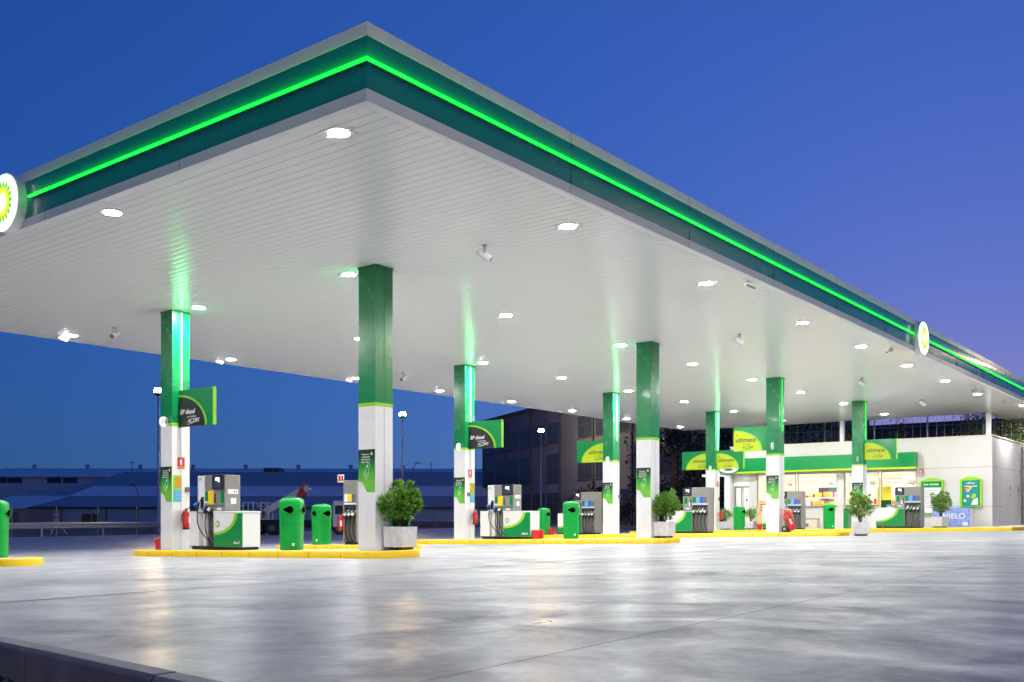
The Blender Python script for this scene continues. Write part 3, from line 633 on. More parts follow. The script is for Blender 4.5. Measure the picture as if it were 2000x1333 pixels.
def diesel_pump(u, v, num, label):
    t = thing('fuel_pump', label, 'fuel pump', (u, v, zg(u, v)+.147), FACE_U, 'fuel pumps on the islands')
    D = .25
    mb = MB(); mb.box(-1.0, 1.02, -.21, .22, 0, .085); mb.build('plinth', 'black', t)
    mb = MB(); mb.box(-1.05, -.66, -D, D, .085, .89); mb.box(-.66, -.06, -.10, D, .085, .89); mb.box(-.06, 1.05, -D, D, .085, .885); mb.build('cabinet', 'whitegloss', t, bevel=.008)
    mb = MB(); mb.box(-.08, 1.07, -D-.015, D+.01, .885, .925); mb.box(-1.06, -.68, -D-.01, D+.01, .89, .92); mb.build('cabinet_lid', 'whitegloss', t, bevel=.012)
    arc_panel(t, -.055, 1.045, .09, .88, .80, .46, -D-.001); text('lettering', 'diesel', .10, (.70, -D-.006, .19), 'whiteprint', t, .2, .015)
    mb = MB(); mb.box(-.46, .33, -.22, .22, .92, 1.79); mb.box(-.455, .327, -.225, .227, 1.03, 1.085, 1); mb.build('head', ['grey', 'greydark'], t, bevel=.008)
    mb = MB(); mb.box(-.74, -.462, -.23, .22, .90, 1.785); mb.box(-.64, -.50, -.16, -.06, .03, .92); mb.build('hose_tower', 'whitegloss', t, bevel=.012)
    text('number', num, .12, (-.70, -.232, 1.70), 'ink', t); mb = MB(); mb.box(-.60, -.49, -.245, -.23, .98, 1.27); mb.build('holster', 'black', t)
    screen(t, -.11, .33, 1.45, 1.795, -.22)
    mb = MB(); mb.box(-.31, -.10, -.235, -.22, 1.09, 1.42); mb.build('yellow_label', 'yellow', t)
    mb = MB(); mb.box(-.44, -.33, -.226, -.22, 1.18, 1.40); mb.box(.18, .31, -.226, -.22, 1.12, 1.41); mb.build('green_label', 'signgreen', t)
    mb = MB(); mb.box(-.07, -.03, -.228, -.22, 1.12, 1.34); mb.build('keypad', 'black', t)
    for bb in ((.02, .20, -.2245, -.22, .95, 1.01), (.3305, .333, -.14, .16, 1.34, 1.45), (.3305, .333, -.05, .10, 1.10, 1.24), (-.45, -.32, -.229, -.22, 1.12, 1.165)): mb = MB(); mb.box(*bb); mb.build('paper_label', 'paper', t)
    text('label_marks', '6·5', .07, (.335, .04, 1.39), 'ink', t, rz=pi/2, bold=.02)
    mb = MB()
    for k in range(4): mb.box(-.45+.095*k, -.40+.095*k, -.135, -.10, .10, .86)
    mb.build('hose_channel', 'greydark', t)
    nozzle(t, -.62, -.25, 1.10, 'blue', (-.20, -.17, .12), .10); nozzle(t, -.40, -.17, 1.02, 'blue', (-.28, -.14, .10), .05); nozzle(t, -.20, -.17, .98, 'whitegloss', (-.10, -.14, .12), .06)
    return t
vv = on_u(417, 14.15); diesel_pump(14.40, 19.97, '14', 'white and green diesel pump numbered 14, beside the leftmost column')
diesel_pump(25.60, 20.02, '12', 'white and green diesel pump numbered 12, middle of the second island')
def multi_pump(u, v, label, labels=('signgreen', 'lightblue', 'blue', 'greydark'), cab=True, mirror=False):
    t = thing('fuel_pump', label, 'fuel pump', (u, v, zg(u, v)+.147), FACE_U, 'fuel pumps on the islands'); D = .27; n = len(labels); W = .66*n/4+.04
    mb = MB(); mb.box(-1.2 if cab else 0, W-.03, -.22, .22, 0, .08); mb.build('plinth', 'black', t)
    mb = MB(); mb.box(.0, .025, -D, D, .08, 1.80); mb.box(W-.02, W, -D, D, .08, 1.80); mb.box(.025, W-.02, -D+.12, D, .08, 1.12); mb.box(.025, W-.02, -D, D, 1.12, 1.80); mb.build('nozzle_cabinet', 'grey', t, bevel=.006)
    mb = MB(); mb.box(.026, W-.021, -D-.002, -D+.115, 1.02, 1.115); mb.build('nozzle_hood', 'navy', t)
    mb = MB(); mb.box(.026, W-.021, -D-.008, -D, 1.125, 1.165); mb.build('price_strip', 'paper', t)
    bw = (W-.07)/n
    for k, c in enumerate(labels):
        mb = MB(); mb.box(.035+k*bw, .035+(k+1)*bw-.012, -D-.006, -D, 1.20, 1.42); mb.build('grade_label', c, t)
        mb = MB(); mb.box(.045+k*bw, .035+(k+1)*bw-.022, -D+.09, -D+.12, .10, 1.02); mb.build('hose_channel', 'greydark', t)
        x = .035+(k+.45)*bw; nozzle(t, x, -D+.07, .86, 'lime' if (k == 1 and cab) else ('whitegloss' if k != 1 or not cab else None), (x+.05, -D+.07, .10), .06)
    if cab:
        mb = MB(); mb.box(-1.22, -.002, -D+.02, D-.02, .08, .86); mb.build('cabinet', 'whitegloss', t, bevel=.008)
        arc_panel(t, -1.218, -.004, .085, .85, .86, .52, -D+.019, False)
        mb = MB(); mb.box(-1.23, -.42, -D+.01, D-.01, .86, .895); mb.build('cabinet_lid', 'whitegloss', t, bevel=.01)
        mb = MB(); mb.box(-.40, -.003, -D+.03, D-.03, .862, 1.45); mb.build('card_tower', 'grey', t, bevel=.006)
        screen(t, -.40, -.004, 1.45, 1.79, -D+.08)
        mb = MB(); mb.box(-.34, -.20, -D+.022, -D+.03, 1.16, 1.40); mb.build('green_label', 'signgreen', t)
        mb = MB(); mb.box(-.13, -.08, -D+.022, -D+.03, 1.06, 1.22); mb.box(-.28, -.10, -D+.022, -D+.03, .95, 1.0); mb.build('paper_label', 'paper', t)
        mb = MB(); mb.box(-.075, -.035, -D+.02, -D+.03, 1.08, 1.34); mb.build('keypad', 'black', t)
    return t
multi_pump(35.0, on_u(1351, 34.73), 'four hose grey and green pump left of the shop door, right of a round shrub')
multi_pump(35.0, on_u(1135, 34.73), 'four hose grey and green pump behind the bin by the second front column')
multi_pump(44.62, on_u(1537, 44.35), 'grey four hose pump half hidden by the wheeled extinguisher')
pd = multi_pump(44.62, on_u(1766, 44.35), 'four hose grey and green pump farthest right, between two shrubs')
multi_pump(19.15, on_u(671, 18.88), 'dark grey three hose pump half hidden behind the nearest column', ('paper', 'yellow', 'greydark'), False)
# small advert board standing on the far right pump
t = thing('advert_board', 'small dark green advert board standing on the farthest right pump', 'advert board', (44.4, on_u(1731, 44.4), zg(44.6, 13.5)+.147+.905), FACE_U)
mb = MB(); mb.box(-.24, .24, -.012, .012, 0, .36); mb.build('board', 'lime', t); mb = MB(); mb.box(-.22, .22, -.016, -.012, .02, .34); mb.box(.02, .2, -.019, -.016, .04, .14, 1); mb.build('printed_face', ['signblack', 'cyan'], t)
# ------------------------------------------------------------------ potted shrubs
def shrub(name, seed, w, h0, h1, nleaf, lm, wrap, box, ph):
    r = random.Random(seed); t = thing('potted_shrub', '', 'potted shrub', (0, 0, 0), 0, 'shrubs in white planters')
    b = box/2; mb = MB()
    mb.add([(-b*.97,-b*.97,.06),(b*.97,-b*.97,.06),(b*.97,b*.97,.06),(-b*.97,b*.97,.06),(-b,-b,ph),(b,-b,ph),(b,b,ph),(-b,b,ph)], [(0,3,2,1),(0,1,5,4),(1,2,6,5),(2,3,7,6),(3,0,4,7)])
    k = b-.035; mb.add([(-b,-b,ph),(b,-b,ph),(b,b,ph),(-b,b,ph),(-k,-k,ph),(k,-k,ph),(k,k,ph),(-k,k,ph),(-k,-k,ph-.05),(k,-k,ph-.05),(k,k,ph-.05),(-k,k,ph-.05)],
                         [(0,1,5,4),(1,2,6,5),(2,3,7,6),(3,0,4,7),(4,5,9,8),(5,6,10,9),(6,7,11,10),(7,4,8,11)]); mb.build('planter', 'planter', t, bevel=.008)
    mb = MB(); mb.box(-k,k,-k,k,ph-.08,ph-.04); mb.build('soil', 'soil', t)
    mb = MB()
    for x in (-b*.6, 0, b*.6): mb.box(x-.04, x+.04, -b*.75, b*.75, 0, .06)
    mb.build('feet', 'wood', t)
    mb = MB(); tips = []
    for i in range(9):
        a = r.uniform(0, 2*pi); rr = r.uniform(.05, .16); tx = w*.8*cos(a)*r.random()**.5; ty = w*.8*sin(a)*r.random()**.5; tz = r.uniform(h0+.3*(h1-h0), h1-.05)
        p = [(rr*cos(a)*.4, rr*sin(a)*.4, ph-.06), (tx*.3, ty*.3, ph+(tz-ph)*.4), (tx*.8, ty*.8, ph+(tz-ph)*.8), (tx, ty, tz)]
        mb.tube(p, [.013, .010, .007, .003], 5); tips.append((tx, ty, tz))
    mb.build('stems', 'bark', t)
    mb = MB(); cl = []
    for i in range(64):
        while 1:
            x, y, z = r.uniform(-1, 1), r.uniform(-1, 1), r.uniform(-1, 1)
            if x*x+y*y+z*z < 1: break
        cl.append((x*w*.93, y*w*.93, (h0+h1)/2+z*(h1-h0)/2*.92, r.uniform(.07, .13)))
    for i in range(5): cl.append((r.uniform(-.8, .8)*w, r.uniform(-.8, .8)*w, h1+r.uniform(-.05, .10), .05))
    from mathutils import Vector, Euler
    for i in range(nleaf):
        c = cl[r.randrange(len(cl))]; d = Vector((r.gauss(0, 1), r.gauss(0, 1), r.gauss(0, .9))).normalized(); p = Vector(c[:3])+d*c[3]*r.random()**.4
        out = (Vector((p.x, p.y, (p.z-(h0+h1)/2)*.8)).normalized()*.9+d+Vector((0, 0, .5))).normalized()
        L_ = r.uniform(.06, .115); sd = out.cross(Vector((r.gauss(0, 1), r.gauss(0, 1), r.gauss(0, 1)))).normalized()*L_*.27; nn = out.cross(sd).normalized()*L_*.12
        b0 = p; mb.add([b0, b0+out*L_*.45+sd+nn, b0+out*L_-nn, b0+out*L_*.45-sd+nn], [(0, 1, 2), (0, 2, 3)])
    mb.build('foliage', lm, t, recalc=False)
    if wrap:
        mb = MB()
        for i in range(8):
            a = 2*pi*i/12; hh = ph+r.uniform(.10, .27); q = b*.86; x0, y0, x1, y1 = q*cos(a), q*sin(a), q*cos(a+.6), q*sin(a+.6)
            mb.add([(x0*.8, y0*.8, ph-.05), (x1*.8, y1*.8, ph-.05), (x1*1.05, y1*1.05, hh), ((x0+x1)*.56, (y0+y1)*.56, hh+.05), (x0*1.02, y0*1.02, hh-.06)], [(0, 1, 2, 3, 4)])
        mb.build('wrapping', 'wrap', t, recalc=False)
    return t
s1 = shrub('a', 3, .44, .62, 1.30, 3000, 'leaf', True, .50, .48); s2 = shrub('b', 5, .46, .60, 1.30, 3000, 'leaf', False, .52, .48)
s3 = shrub('c', 8, .44, .68, 1.40, 1700, 'leaf2', False, .52, .48); s4 = shrub('d', 11, .30, .55, 1.0, 550, 'leaf2', False, .5, .42)
for pr, px, U, dz, rz, l in ((s1, 782, 14.58, .147, .12, 'bushy shrub in white planter beside the nearest column'), (s2, 1297, 25.75, .147, .1, 'dense round shrub in white planter by the second front column'),
                             (s3, 1681, 35.0, .0, 2.0, 'loose shrub in white planter on the ground before the shop windows'), (s3, 1836, 44.7, .147, 4.4, 'loose shrub in white planter beside the ice freezer'),
                             (s4, 1418, 46.9, .147, 1.0, 'small shrub in white planter left of the shop door'), (s4, 1467, 46.9, .147, 3.0, 'small shrub in pot right of the shop door, behind a bin')):
    v = on_u(px, U); put(pr, l, (U, v, zg(U, v)+dz), rz-pi/2)
# ------------------------------------------------------------------ extinguishers, buckets, trolley
proto = thing('fire_extinguisher', '', 'fire extinguisher', (0, 0, 0), 0, 'red fire extinguishers')
mb = MB(); mb.lathe([(.07, -.25), (.085, -.24), (.085, -.22), (.082, -.20), (.082, .14), (.07, .19), (.03, .22), (.022, .235)], n=20, m=0); mb.lathe([(.087, -.252), (.087, -.20)], n=20, m=1); mb.build('cylinder', ['red', 'black'], proto, smooth='auto')
mb = MB(); mb.lathe([(.022, .23), (.028, .25), (.02, .27)], n=12); mb.tube([(-.02, 0, .265), (.05, -.02, .275), (.10, -.03, .30)], .010, 6); mb.tube([(-.02, 0, .25), (.06, -.02, .245)], .008, 6); mb.build('valve', 'black', proto)
mb = MB(); mb.tube([(-.02, -.02, .25), (-.09, -.03, .22), (-.13, -.03, .10), (-.12, -.03, -.05), (-.085, -.05, -.17)], .011, 8); mb.build('hose', 'rubber', proto, smooth=True)
mb = MB(); mb.lathe([(.084, -.12), (.084, .10)], n=20, shape=lambda a: 1 if sin(a) < -.2 else .9); mb.build('label', 'signred', proto)
mb = MB(); mb.lathe([(.0845, -.09), (.0845, .07)], n=20, shape=lambda a: 1 if (sin(a) < -.35 and cos(a) > .1) else .9); mb.build('printed_text', 'paper', proto)
mb = MB(); mb.box(-.03, .03, .06, .14, -.05, .15); mb.build('hanger', 'galv', proto)
put(proto, 'red fire extinguisher hung on the leftmost column', (CUU[0]+.30, CB-.14, zat(1015, 14.4, CB-.14)), 0)
put(proto, 'red fire extinguisher hung on the column by pump 12', (CUU[1]+.36, CB-.14, zat(1011, 25.7, CB-.14)), 0)
put(proto, 'red fire extinguisher hung on the column by the shop door', (CUU[3]+.34, CB-.14, zat(1007, 44.4, CB-.14)), 0)
put(proto, 'red and white extinguisher hung on the three hose pump behind the nearest column', (18.9, on_u(667, 18.9), zat(1022, 18.9, on_u(667, 18.9))), FACE_U)
proto = thing('bucket', '', 'bucket', (0, 0, 0), 0, 'red buckets on the islands')
mb = MB(); mb.lathe([(.10, 0), (.105, .005), (.135, .26), (.143, .265), (.143, .28), (.132, .28), (.10, .03), (.01, .03)], n=20); mb.build('pail', 'redplastic', proto, smooth='auto')
mb = MB(); mb.tube([(.14*cos(a), .02, .27+.02*sin(a)*3) for a in [pi*k/10 for k in range(11)]], .005, 5); mb.build('handle', 'steel', proto)
for px, U, l in ((312, 14.3, 'red bucket left of the leftmost column'), (1047, 25.45, 'left of the two red buckets at the end of pump 12'), (1055, 25.75, 'right of the two red buckets at the end of pump 12'),
                 (1077, 34.9, 'red bucket right of the bin behind pump 12'), (1483, 44.4, 'red bucket by the tan poster stand'), (1725, 44.5, 'red bucket left of the farthest right pump')):
    v = on_u(px, U); put(proto, l, (U, v, zg(U, v)+.147))
t = thing('wheeled_extinguisher', 'red wheeled fire extinguisher leaning beside the third front column', 'fire extinguisher', (34.95, on_u(1543, 34.95), zg(35.1, 14.3)+.147), FACE_U)
tilt = .26
def T(x, y, z): return (x-z*sin(tilt)+.10, y, z*cos(tilt)+x*sin(tilt)*.0+.02)
mb = MB(); mb.tube([T(0, 0, .06), T(0, 0, .10), T(0, 0, .72), T(0, 0, .80), T(0, 0, .85)], [.12, .155, .155, .12, .04], 20); mb.tube([T(0, 0, .58), T(0, 0, .61)], .16, 20, 1); mb.build('cylinder', ['red', 'boomred'], t, smooth='auto')
mb = MB()
for y in (-.13, .13): mb.tube([T(-.15, y, .05), T(-.17, y, .8), T(-.26, y, .98)], .014, 8)
mb.tube([T(-.26, -.13, .98), T(-.26, .13, .98)], .014, 8); mb.tube([T(-.15, -.13, .2), T(-.15, .13, .2)], .012, 8); mb.build('frame', 'red', t, smooth=True)
for y in (-.18, .18):
    mb = MB(); mb.lathe([(.10, -.03), (.125, -.02), (.125, .02), (.10, .03)], n=20, ax='y', c=(-.13, y, .125)); mb.lathe([(.05, -.032), (.05, .032)], n=14, ax='y', c=(-.13, y, .125), m=1); mb.build('wheel', ['rubber', 'steel'], t, smooth='auto')
mb = MB(); mb.tube([T(.05, -.16, .72), T(.14, -.17, .60), T(.15, -.17, .45), T(.05, -.17, .30), T(-.05, -.17, .45)], .014, 7); mb.build('hose', 'rubber', t, smooth=True)
mb = MB(); mb.tube([T(0, 0, .85), T(0, 0, .92)], .03, 10); mb.tube([T(-.06, 0, .91), T(.1, 0, .93)], .012, 6); mb.build('valve', 'steel', t)
mb = MB(); mb.add([T(.158*cos(a), -.158*sin(a), z) for z in (.30, .50) for a in (.3, .6, .9, 1.2)], [(0,1,5,4),(1,2,6,5),(2,3,7,6)]); mb.build('label', 'paper', t)
# ------------------------------------------------------------------ shop
SU, SR, SLV, PT = 48.0, 10.06, 22.75, 4.47
def sx(px): return SR-on_u(px, SU)+0     # local x of the facade (0 at its right corner, negative to the left)
shop = thing('shop', 'white flat roofed shop with lit windows and a green fascia', 'shop', (SU, SR, zg(SU, 14)+.147), FACE_U)
Z0 = zg(SU, 14)+.147
def lz(z): return z-Z0
xl = -(SLV-SR)
dl, dr = sx(1433), sx(1463); w1l, w1r, w2l, w2r = sx(1478), sx(1554), sx(1557), sx(1635); w3l, w3r, w4l, w4r = sx(1648), sx(1717), sx(1720), sx(1791)
sill, head = lz(1.36), lz(3.02); B = -.3
mb = MB(); zt = lz(PT)
mb.box(xl, 0, 0, .25, head, zt); mb.box(w4r, 0, 0, .25, B, head); mb.box(dr, w1l, 0, .25, B, head); mb.box(w1l, w2r, 0, .25, B, sill); mb.box(w2r, w3l, 0, .25, B, head); mb.box(w3l, w4r, 0, .25, B, sill)
mb.box(xl, dl, 0, .25, B, head)
mb.box(-.25, 0, .25, 7.5, B, zt); mb.box(xl, xl+.25, .25, 7.5, B, zt); mb.box(xl+.25, -.25, 7.25, 7.5, B, zt)
for z in (lz(1.30), lz(3.07)): mb.box(0, .0015, .0, 7.5, z, z+.012, 1); mb.box(w4r+.05, 0, -.0015, 0, z, z+.012, 1)
mb.build('wall', ['wall', 'concdark'], shop)
mb = MB(); mb.box(xl-.03, .03, -.03, .28, zt, zt+.05); mb.box(-.28, .03, .28, 7.53, zt, zt+.05); mb.build('parapet_cap', 'cream', shop)
mb = MB(); mb.box(xl+.25, -.25, .25, 7.25, lz(4.1), lz(4.2)); mb.build('roof', 'greydark', shop)
mb = MB(); mb.box(xl+.25, -.25, .25, 7.25, -.05, .02); mb.build('shop_floor', 'tile', shop)
mb = MB(); mb.box(xl+.25, -.25, 4.2, 4.3, .02, lz(3.3)); mb.build('back_wall', 'shopin', shop)
mb = MB(); mb.box(xl+.25, -.25, .26, 4.2, lz(3.3), lz(3.35)); mb.build('ceiling', 'white', shop)
for k in range(5):
    x = xl+1.4+2.45*k; mb = MB(); mb.box(x-.6, x+.6, 1.3, 1.6, lz(3.26), lz(3.29)); mb.build('ceiling_lamp', 'shoplamp', shop)
# fascia board
gl = sx(1395); mb = MB(); mb.box(gl, sx(1791.5)+.02, -.40, -.003, lz(3.17), lz(3.85)); mb.build('fascia_board', 'signgreen', shop)
mb = MB(); mb.box(gl, sx(1791.5)+.03, -.415, -.003, lz(3.08), lz(3.165)); mb.build('fascia_strip', 'yellowlime', shop)
# shop front glazing
for a, b_ in ((w1l, w1r), (w2l, w2r), (w3l, w3r), (w4l, w4r)):
    mb = MB(); f = .045
    mb.box(a, b_, .05, .12, sill, sill+f); mb.box(a, b_, .05, .12, head-f, head); mb.box(a, a+f, .05, .12, sill+f, head-f); mb.box(b_-f, b_, .05, .12, sill+f, head-f)
    w = mb.build('window', 'alu', shop)
    mb = MB(); mb.box(a+f, b_-f, .08, .088, sill+f, head-f); mb.build('pane', 'glass', w)
    mb = MB(); mb.box(a+f, b_-f, .10, .106, lz(2.28), head-f-.003); mb.build('banner', 'banner', w)
    mb = MB(); mb.box(a-.02, b_+.02, -.05, .05, sill-.05, sill); mb.build('sill', 'alu', w)
words = [('siempre', 'cream'), ('café recién', 'tan'), ('fruta', 'yellow'), ('welcome', 'cream'), ('pan caliente', 'yellow'), ('todos los días', 'tan'), ('futuro', 'cream'), ('zumo', 'yellow'), ('365 días', 'tan')]
r = random.Random(4)
for a, b_ in ((w1l, w1r), (w2l, w2r), (w3l, w3r), (w4l, w4r)):
    for row in range(3):
        x = a+.12+r.uniform(0, .2)
        while x < b_-.75:
            wd, c = r.choice(words); text('banner_lettering', wd, .15, (x, .0985, lz(2.84-.18*row)), c, shop); x += .085*len(wd)+.12
    for k, (ch, c) in enumerate((('3', 'orange'), ('6', 'blue'), ('5', 'yellow'))): text('banner_number', ch, .27, (b_-.50+.14*k, .0975, lz(2.46)), c, shop, bold=.01)
mb = MB(); mb.box(dl, dr, .02, .2, lz(2.42), head); mb.build('shutter_box', 'white', shop)
mb = MB(); dm = (dl+dr)/2
for x0, x1 in ((dl, dm-.02), (dm+.02, dr)):
    mb.box(x0, x0+.06, .1, .16, .03, lz(2.42)); mb.box(x1-.06, x1, .1, .16, .03, lz(2.42)); mb.box(x0+.06, x1-.06, .1, .16, .03, .12); mb.box(x0+.06, x1-.06, .1, .16, lz(2.34), lz(2.42))
dd = mb.build('door', 'alu', shop)
mb = MB(); mb.box(dl+.06, dm-.08, .12, .13, .12, lz(2.34)); mb.box(dm+.08, dr-.06, .12, .13, .12, lz(2.34)); mb.build('pane', 'glass', dd)
mb = MB(); mb.box(dm+.2, dr-.12, .108, .112, lz(1.62), lz(1.75)); mb.build('door_sticker', 'blue', dd)
# oval sign on the fascia
t = thing('oval_sign', 'oval white and green sign at the left end of the shop fascia', 'sign', (SU-.42, on_u(1424, SU-.42), lz(3.4)+Z0), FACE_U)
mb = MB(); mb.lathe([(1.0, 0), (1.0, .06)], n=40, ax='y', c=(0, -.06, 0)); mb.v = [(x*.62, y, z*.36) for x, y, z in mb.v]; mb.build('sign_body', 'greenface', t)
mb = MB(); mb.prism([(.55*cos(a), .27*sin(a)-.02) for a in [2*pi*k/36 for k in range(36)]], 'y', -.065, -.061); mb.build('white_band', 'whiteprint', t)
mb = MB(); mb.prism([(-.28, -.12), (.0, -.03), (.28, -.12), (.2, -.16), (-.2, -.16)], 'y', -.069, -.066); mb.build('emblem_mark', 'ink', t)
# entrance portico at the left end
t = thing('portico', 'white entrance frame at the left end of the shop', 'portico', (SU, 23.3, Z0), FACE_U)
xa, xb = 23.3-on_u(1421, SU), 23.3-on_u(1431, SU)
mb = MB(); mb.box(xa, xb, -.38, -.05, 0, lz(3.075)); mb.build('post', 'white', t); mb = MB(); mb.box(-.9, xa, -.38, -.05, lz(2.95), lz(3.075)); mb.build('beam', 'white', t)
# interior goods seen through the glass
t = thing('shop_shelf', 'long stocked shelf unit seen through the left shop window', 'shelf', (SU+2.6, 20.6, Z0+.02), FACE_U)
mb = MB(); 
for z in (.1, .55, 1.0, 1.45): mb.box(-1.2, 2.6, -.25, .25, z, z+.03)
for x in (-1.2, .7, 2.57): mb.box(x, x+.03, -.25, .25, 0, 1.75)
mb.build('shelf_frame', 'white', t)
mb = MB(); r = random.Random(9)
for z in (.13, .58, 1.03, 1.48):
    x = -1.1
    while x < 2.5: w = r.uniform(.08, .22); h = r.uniform(.12, .32); mb.box(x, x+w-.01, -.22, .1, z, z+h, r.randrange(6)); x += w
mb.build('packets', ['orange', 'yellow', 'red', 'lightblue', 'paper', 'brown'], t)
t = thing('wall_screen', 'dark flat screen on the wall inside the shop', 'television', (SU+3.95, on_u(1622, SU+3.95), zat(962, SU+3.95, on_u(1622, SU+3.95))), FACE_U)
mb = MB(); mb.box(-.62, .62, -.06, 0, -.36, .36); mb.build('casing', 'black', t); mb = MB(); mb.box(-.59, .59, -.064, -.06, -.33, .33); mb.build('display', 'screen', t)
t = thing('shop_counter', 'pale shop counter with goods seen through the right windows', 'counter', (SU+2.4, 14.6, Z0+.02), FACE_U)
mb = MB(); mb.box(-1.5, 1.3, -.3, .3, 0, 1.05); mb.box(-1.55, 1.35, -.35, .35, 1.05, 1.09, 1); mb.build('counter_body', ['cream', 'white'], t)
mb = MB(); r = random.Random(19)
for k in range(14): x = -1.4+.19*k; h = r.uniform(.1, .4); mb.box(x, x+.14, -.2, .1, 1.09, 1.09+h, r.randrange(5))
mb.build('packets', ['orange', 'yellow', 'brown', 'cream', 'red'], t)
t = thing('yellow_panel', 'tall yellow promotional panel behind the right shop window', 'panel', (SU+1.2, on_u(1727, SU+1.2), Z0+.02), FACE_U)
mb = MB(); mb.box(-.35, .35, -.03, .03, 0, 2.4); mb.build('board', 'yellow', t); mb = MB(); mb.box(-.3, .3, -.2, .2, 0, .05); mb.build('foot', 'black', t)
# wall posters in arched lime frames
def wall_case(px0, px1, z0, z1, label, header, body):
    w = on_u(px0, SU)-on_u(px1, SU); t = thing('poster_case', label, 'poster case', (SU-.003, on_u((px0+px1)/2, SU), z0), FACE_U, 'lime framed poster cases on the shop wall')
    h = z1-z0; a = w/2; top = [(a, 0), (a, h-.10)]+[(a-.0-2*a*k/12, h-.10+.13*sin(pi*k/12)) for k in range(1, 12)]+[(-a, h-.10), (-a, 0)]
    mb = MB(); mb.prism(top, 'y', -.12, 0); mb.build('frame', 'lime', t, bevel=.012)
    b_ = a-.09; mb = MB(); mb.box(-b_, b_, -.124, -.12, .05, h-.14, 0); mb.build('green_backing', 'signgreen', t)
    if header:
        text('heading', header, .16, (-.34, -.127, h-.26), 'whiteprint', t, bold=.01); mb = MB(); mb.box(-b_+.08, b_-.02, -.127, -.124, .08, h-.42); mb.build('paper_sheet', 'paper', t)
        mb = MB()
        for k in range(9): mb.box(-b_+.16, b_-.2-.05*(k % 3), -.129, -.127, h-.55-.1*k, h-.53-.1*k)
        mb.build('printed_lines', 'greydark', t)
    else:
        mb = MB(); c = b_-.06; mb.box(-c, c, -.127, -.124, .09, h-.18); mb.build('printed_sheet', 'greenface', t); text('heading', '· ofertas ·', .11, (0, -.129, h-.26), 'whiteprint', t, align='CENTER', shear=.2, bold=.01)
        mb = MB(); r = random.Random(2)
        mb.box(-c+.05, c-.05, -.129, -.1272, h-.42, h-.39, 0); mb.build('printed_line', ['paper'], t); mb = MB()
        for k in range(7): mb.lathe([(.07, -.130-.0004*k), (.07, -.1275-.0004*k)], n=10, ax='y', c=(-c*.5+r.uniform(-.16, .16), 0, h*.62+r.uniform(-.1, .08)), m=1+k % 3)
        for k in range(5): mb.lathe([(.06, -.130-.0004*k), (.06, -.1275-.0004*k)], n=10, ax='y', c=(-c*.5+r.uniform(-.1, .1), 0, h*.30+r.uniform(-.12, .1)), m=(0, 4, 4, 0, 4)[k])
        for k in range(5): mb.lathe([(.08, -.130-.0004*k), (.08, -.1275-.0004*k)], n=10, ax='y', c=(c*.5+r.uniform(-.12, .1), 0, h*.36+r.uniform(-.04, .05)), m=5)
        mb.prism([(.0, .10), (c-.02, .10), (c-.02, .36), (.28, .42), (.1, .32)], 'y', -.134, -.1275, 0); mb.build('pictures', ['paper', 'orange', 'brown', 'cream', 'greydark', 'lime'], t)
wall_case(1797, 1844, .93, 2.60, 'lime framed price case headed in white, behind a shrub', 'Las ventas', 0)
wall_case(1876, 1919, 1.27, 2.62, 'lime framed dark poster case above the ice freezer', None, 1)
t = thing('ice_freezer', 'blue ice freezer lettered HIELO against the shop wall', 'freezer', (47.35, on_u(1896, 47.35)+.8, Z0+.01), FACE_U)
mb = MB(); mb.box(-.85, .8, .003, .62, .05, .86); mb.box(-.8, .75, .05, .6, 0, .05); mb.build('casing', 'white', t, bevel=.01)
mb = MB(); mb.box(-.84, .79, -.004, .0, .06, .85); mb.build('front_panel', 'ice', t); text('lettering', 'HIELO', .34, (.10, -.006, .52), 'whiteprint', t, bold=.012, align='CENTER')
mb = MB(); mb.box(.45, .68, -.007, -.004, .10, .26); mb.build('sticker', 'paper', t); mb = MB(); mb.box(-.85, .8, -.01, .63, .86, .90); mb.build('lid', 'lightblue', t)
t = thing('warning_sticker', 'orange notice on the white wall right of the windows', 'notice', (SU-.002, on_u(1800, SU), 2.9), FACE_U); mb = MB(); mb.box(-.09, .09, -.004, 0, -.15, .15); mb.build('sheet', 'signred', t); mb = MB(); mb.box(-.06, .03, -.006, -.004, -.02, .11); mb.box(-.07, .07, -.006, -.004, -.12, -.06); mb.build('printed_marks', 'whiteprint', t)
# doors in the side wall
for px in (1972, 1988):
    u = on_v(px, SR); t = thing('side_door', 'grey flush door in the shop side wall, %s of two' % ('nearer' if px == 1972 else 'farther'), 'door', (u, SR-.002, zg(u, SR)+.147), 0, 'doors in the shop side wall')
    mb = MB(); mb.box(-1.35, .25, -.012, 0, .02, 2.6); mb.build('leaf', 'wall', t); mb = MB(); mb.box(-.05, .05, -.03, -.012, 1.65, 1.9); mb.box(-.03, .03, -.05, -.012, 1.42, 1.48); mb.build('handle', 'greydark', t)
t = thing('downpipe', 'dark downpipe at the far end of the shop side wall', 'pipe', (54.3, SR-.06, Z0), 0); mb = MB(); mb.tube([(0, 0, 0), (0, 0, 4.0)], .05, 10); mb.box(-.05, .05, -.02, .06, 1, 1.05); mb.build('pipe', 'greydark', t)
# posts that carry the canopy on the shop roof
for k, (u, v, l) in enumerate(((52.7, on_u(1645, 52.7), 'thin white post on the shop roof behind the farthest front column'), (52.7, on_u(1931, 52.7), 'white post on the shop roof at its right corner'), (62, 11.0, 'white post beyond the shop under the narrow canopy'))):
    t = thing('roof_post', l, 'post', (u, v, 4.2), 0, 'white posts under the canopy end'); mb = MB(); mb.box(-.1, .1, -.1, .1, -.1 if k < 2 else -4, 1.8); mb.build('shaft', 'white', t); mb = MB(); mb.box(-.16, .16, -.16, .16, 0, .02); mb.build('base_plate', 'galv', t)
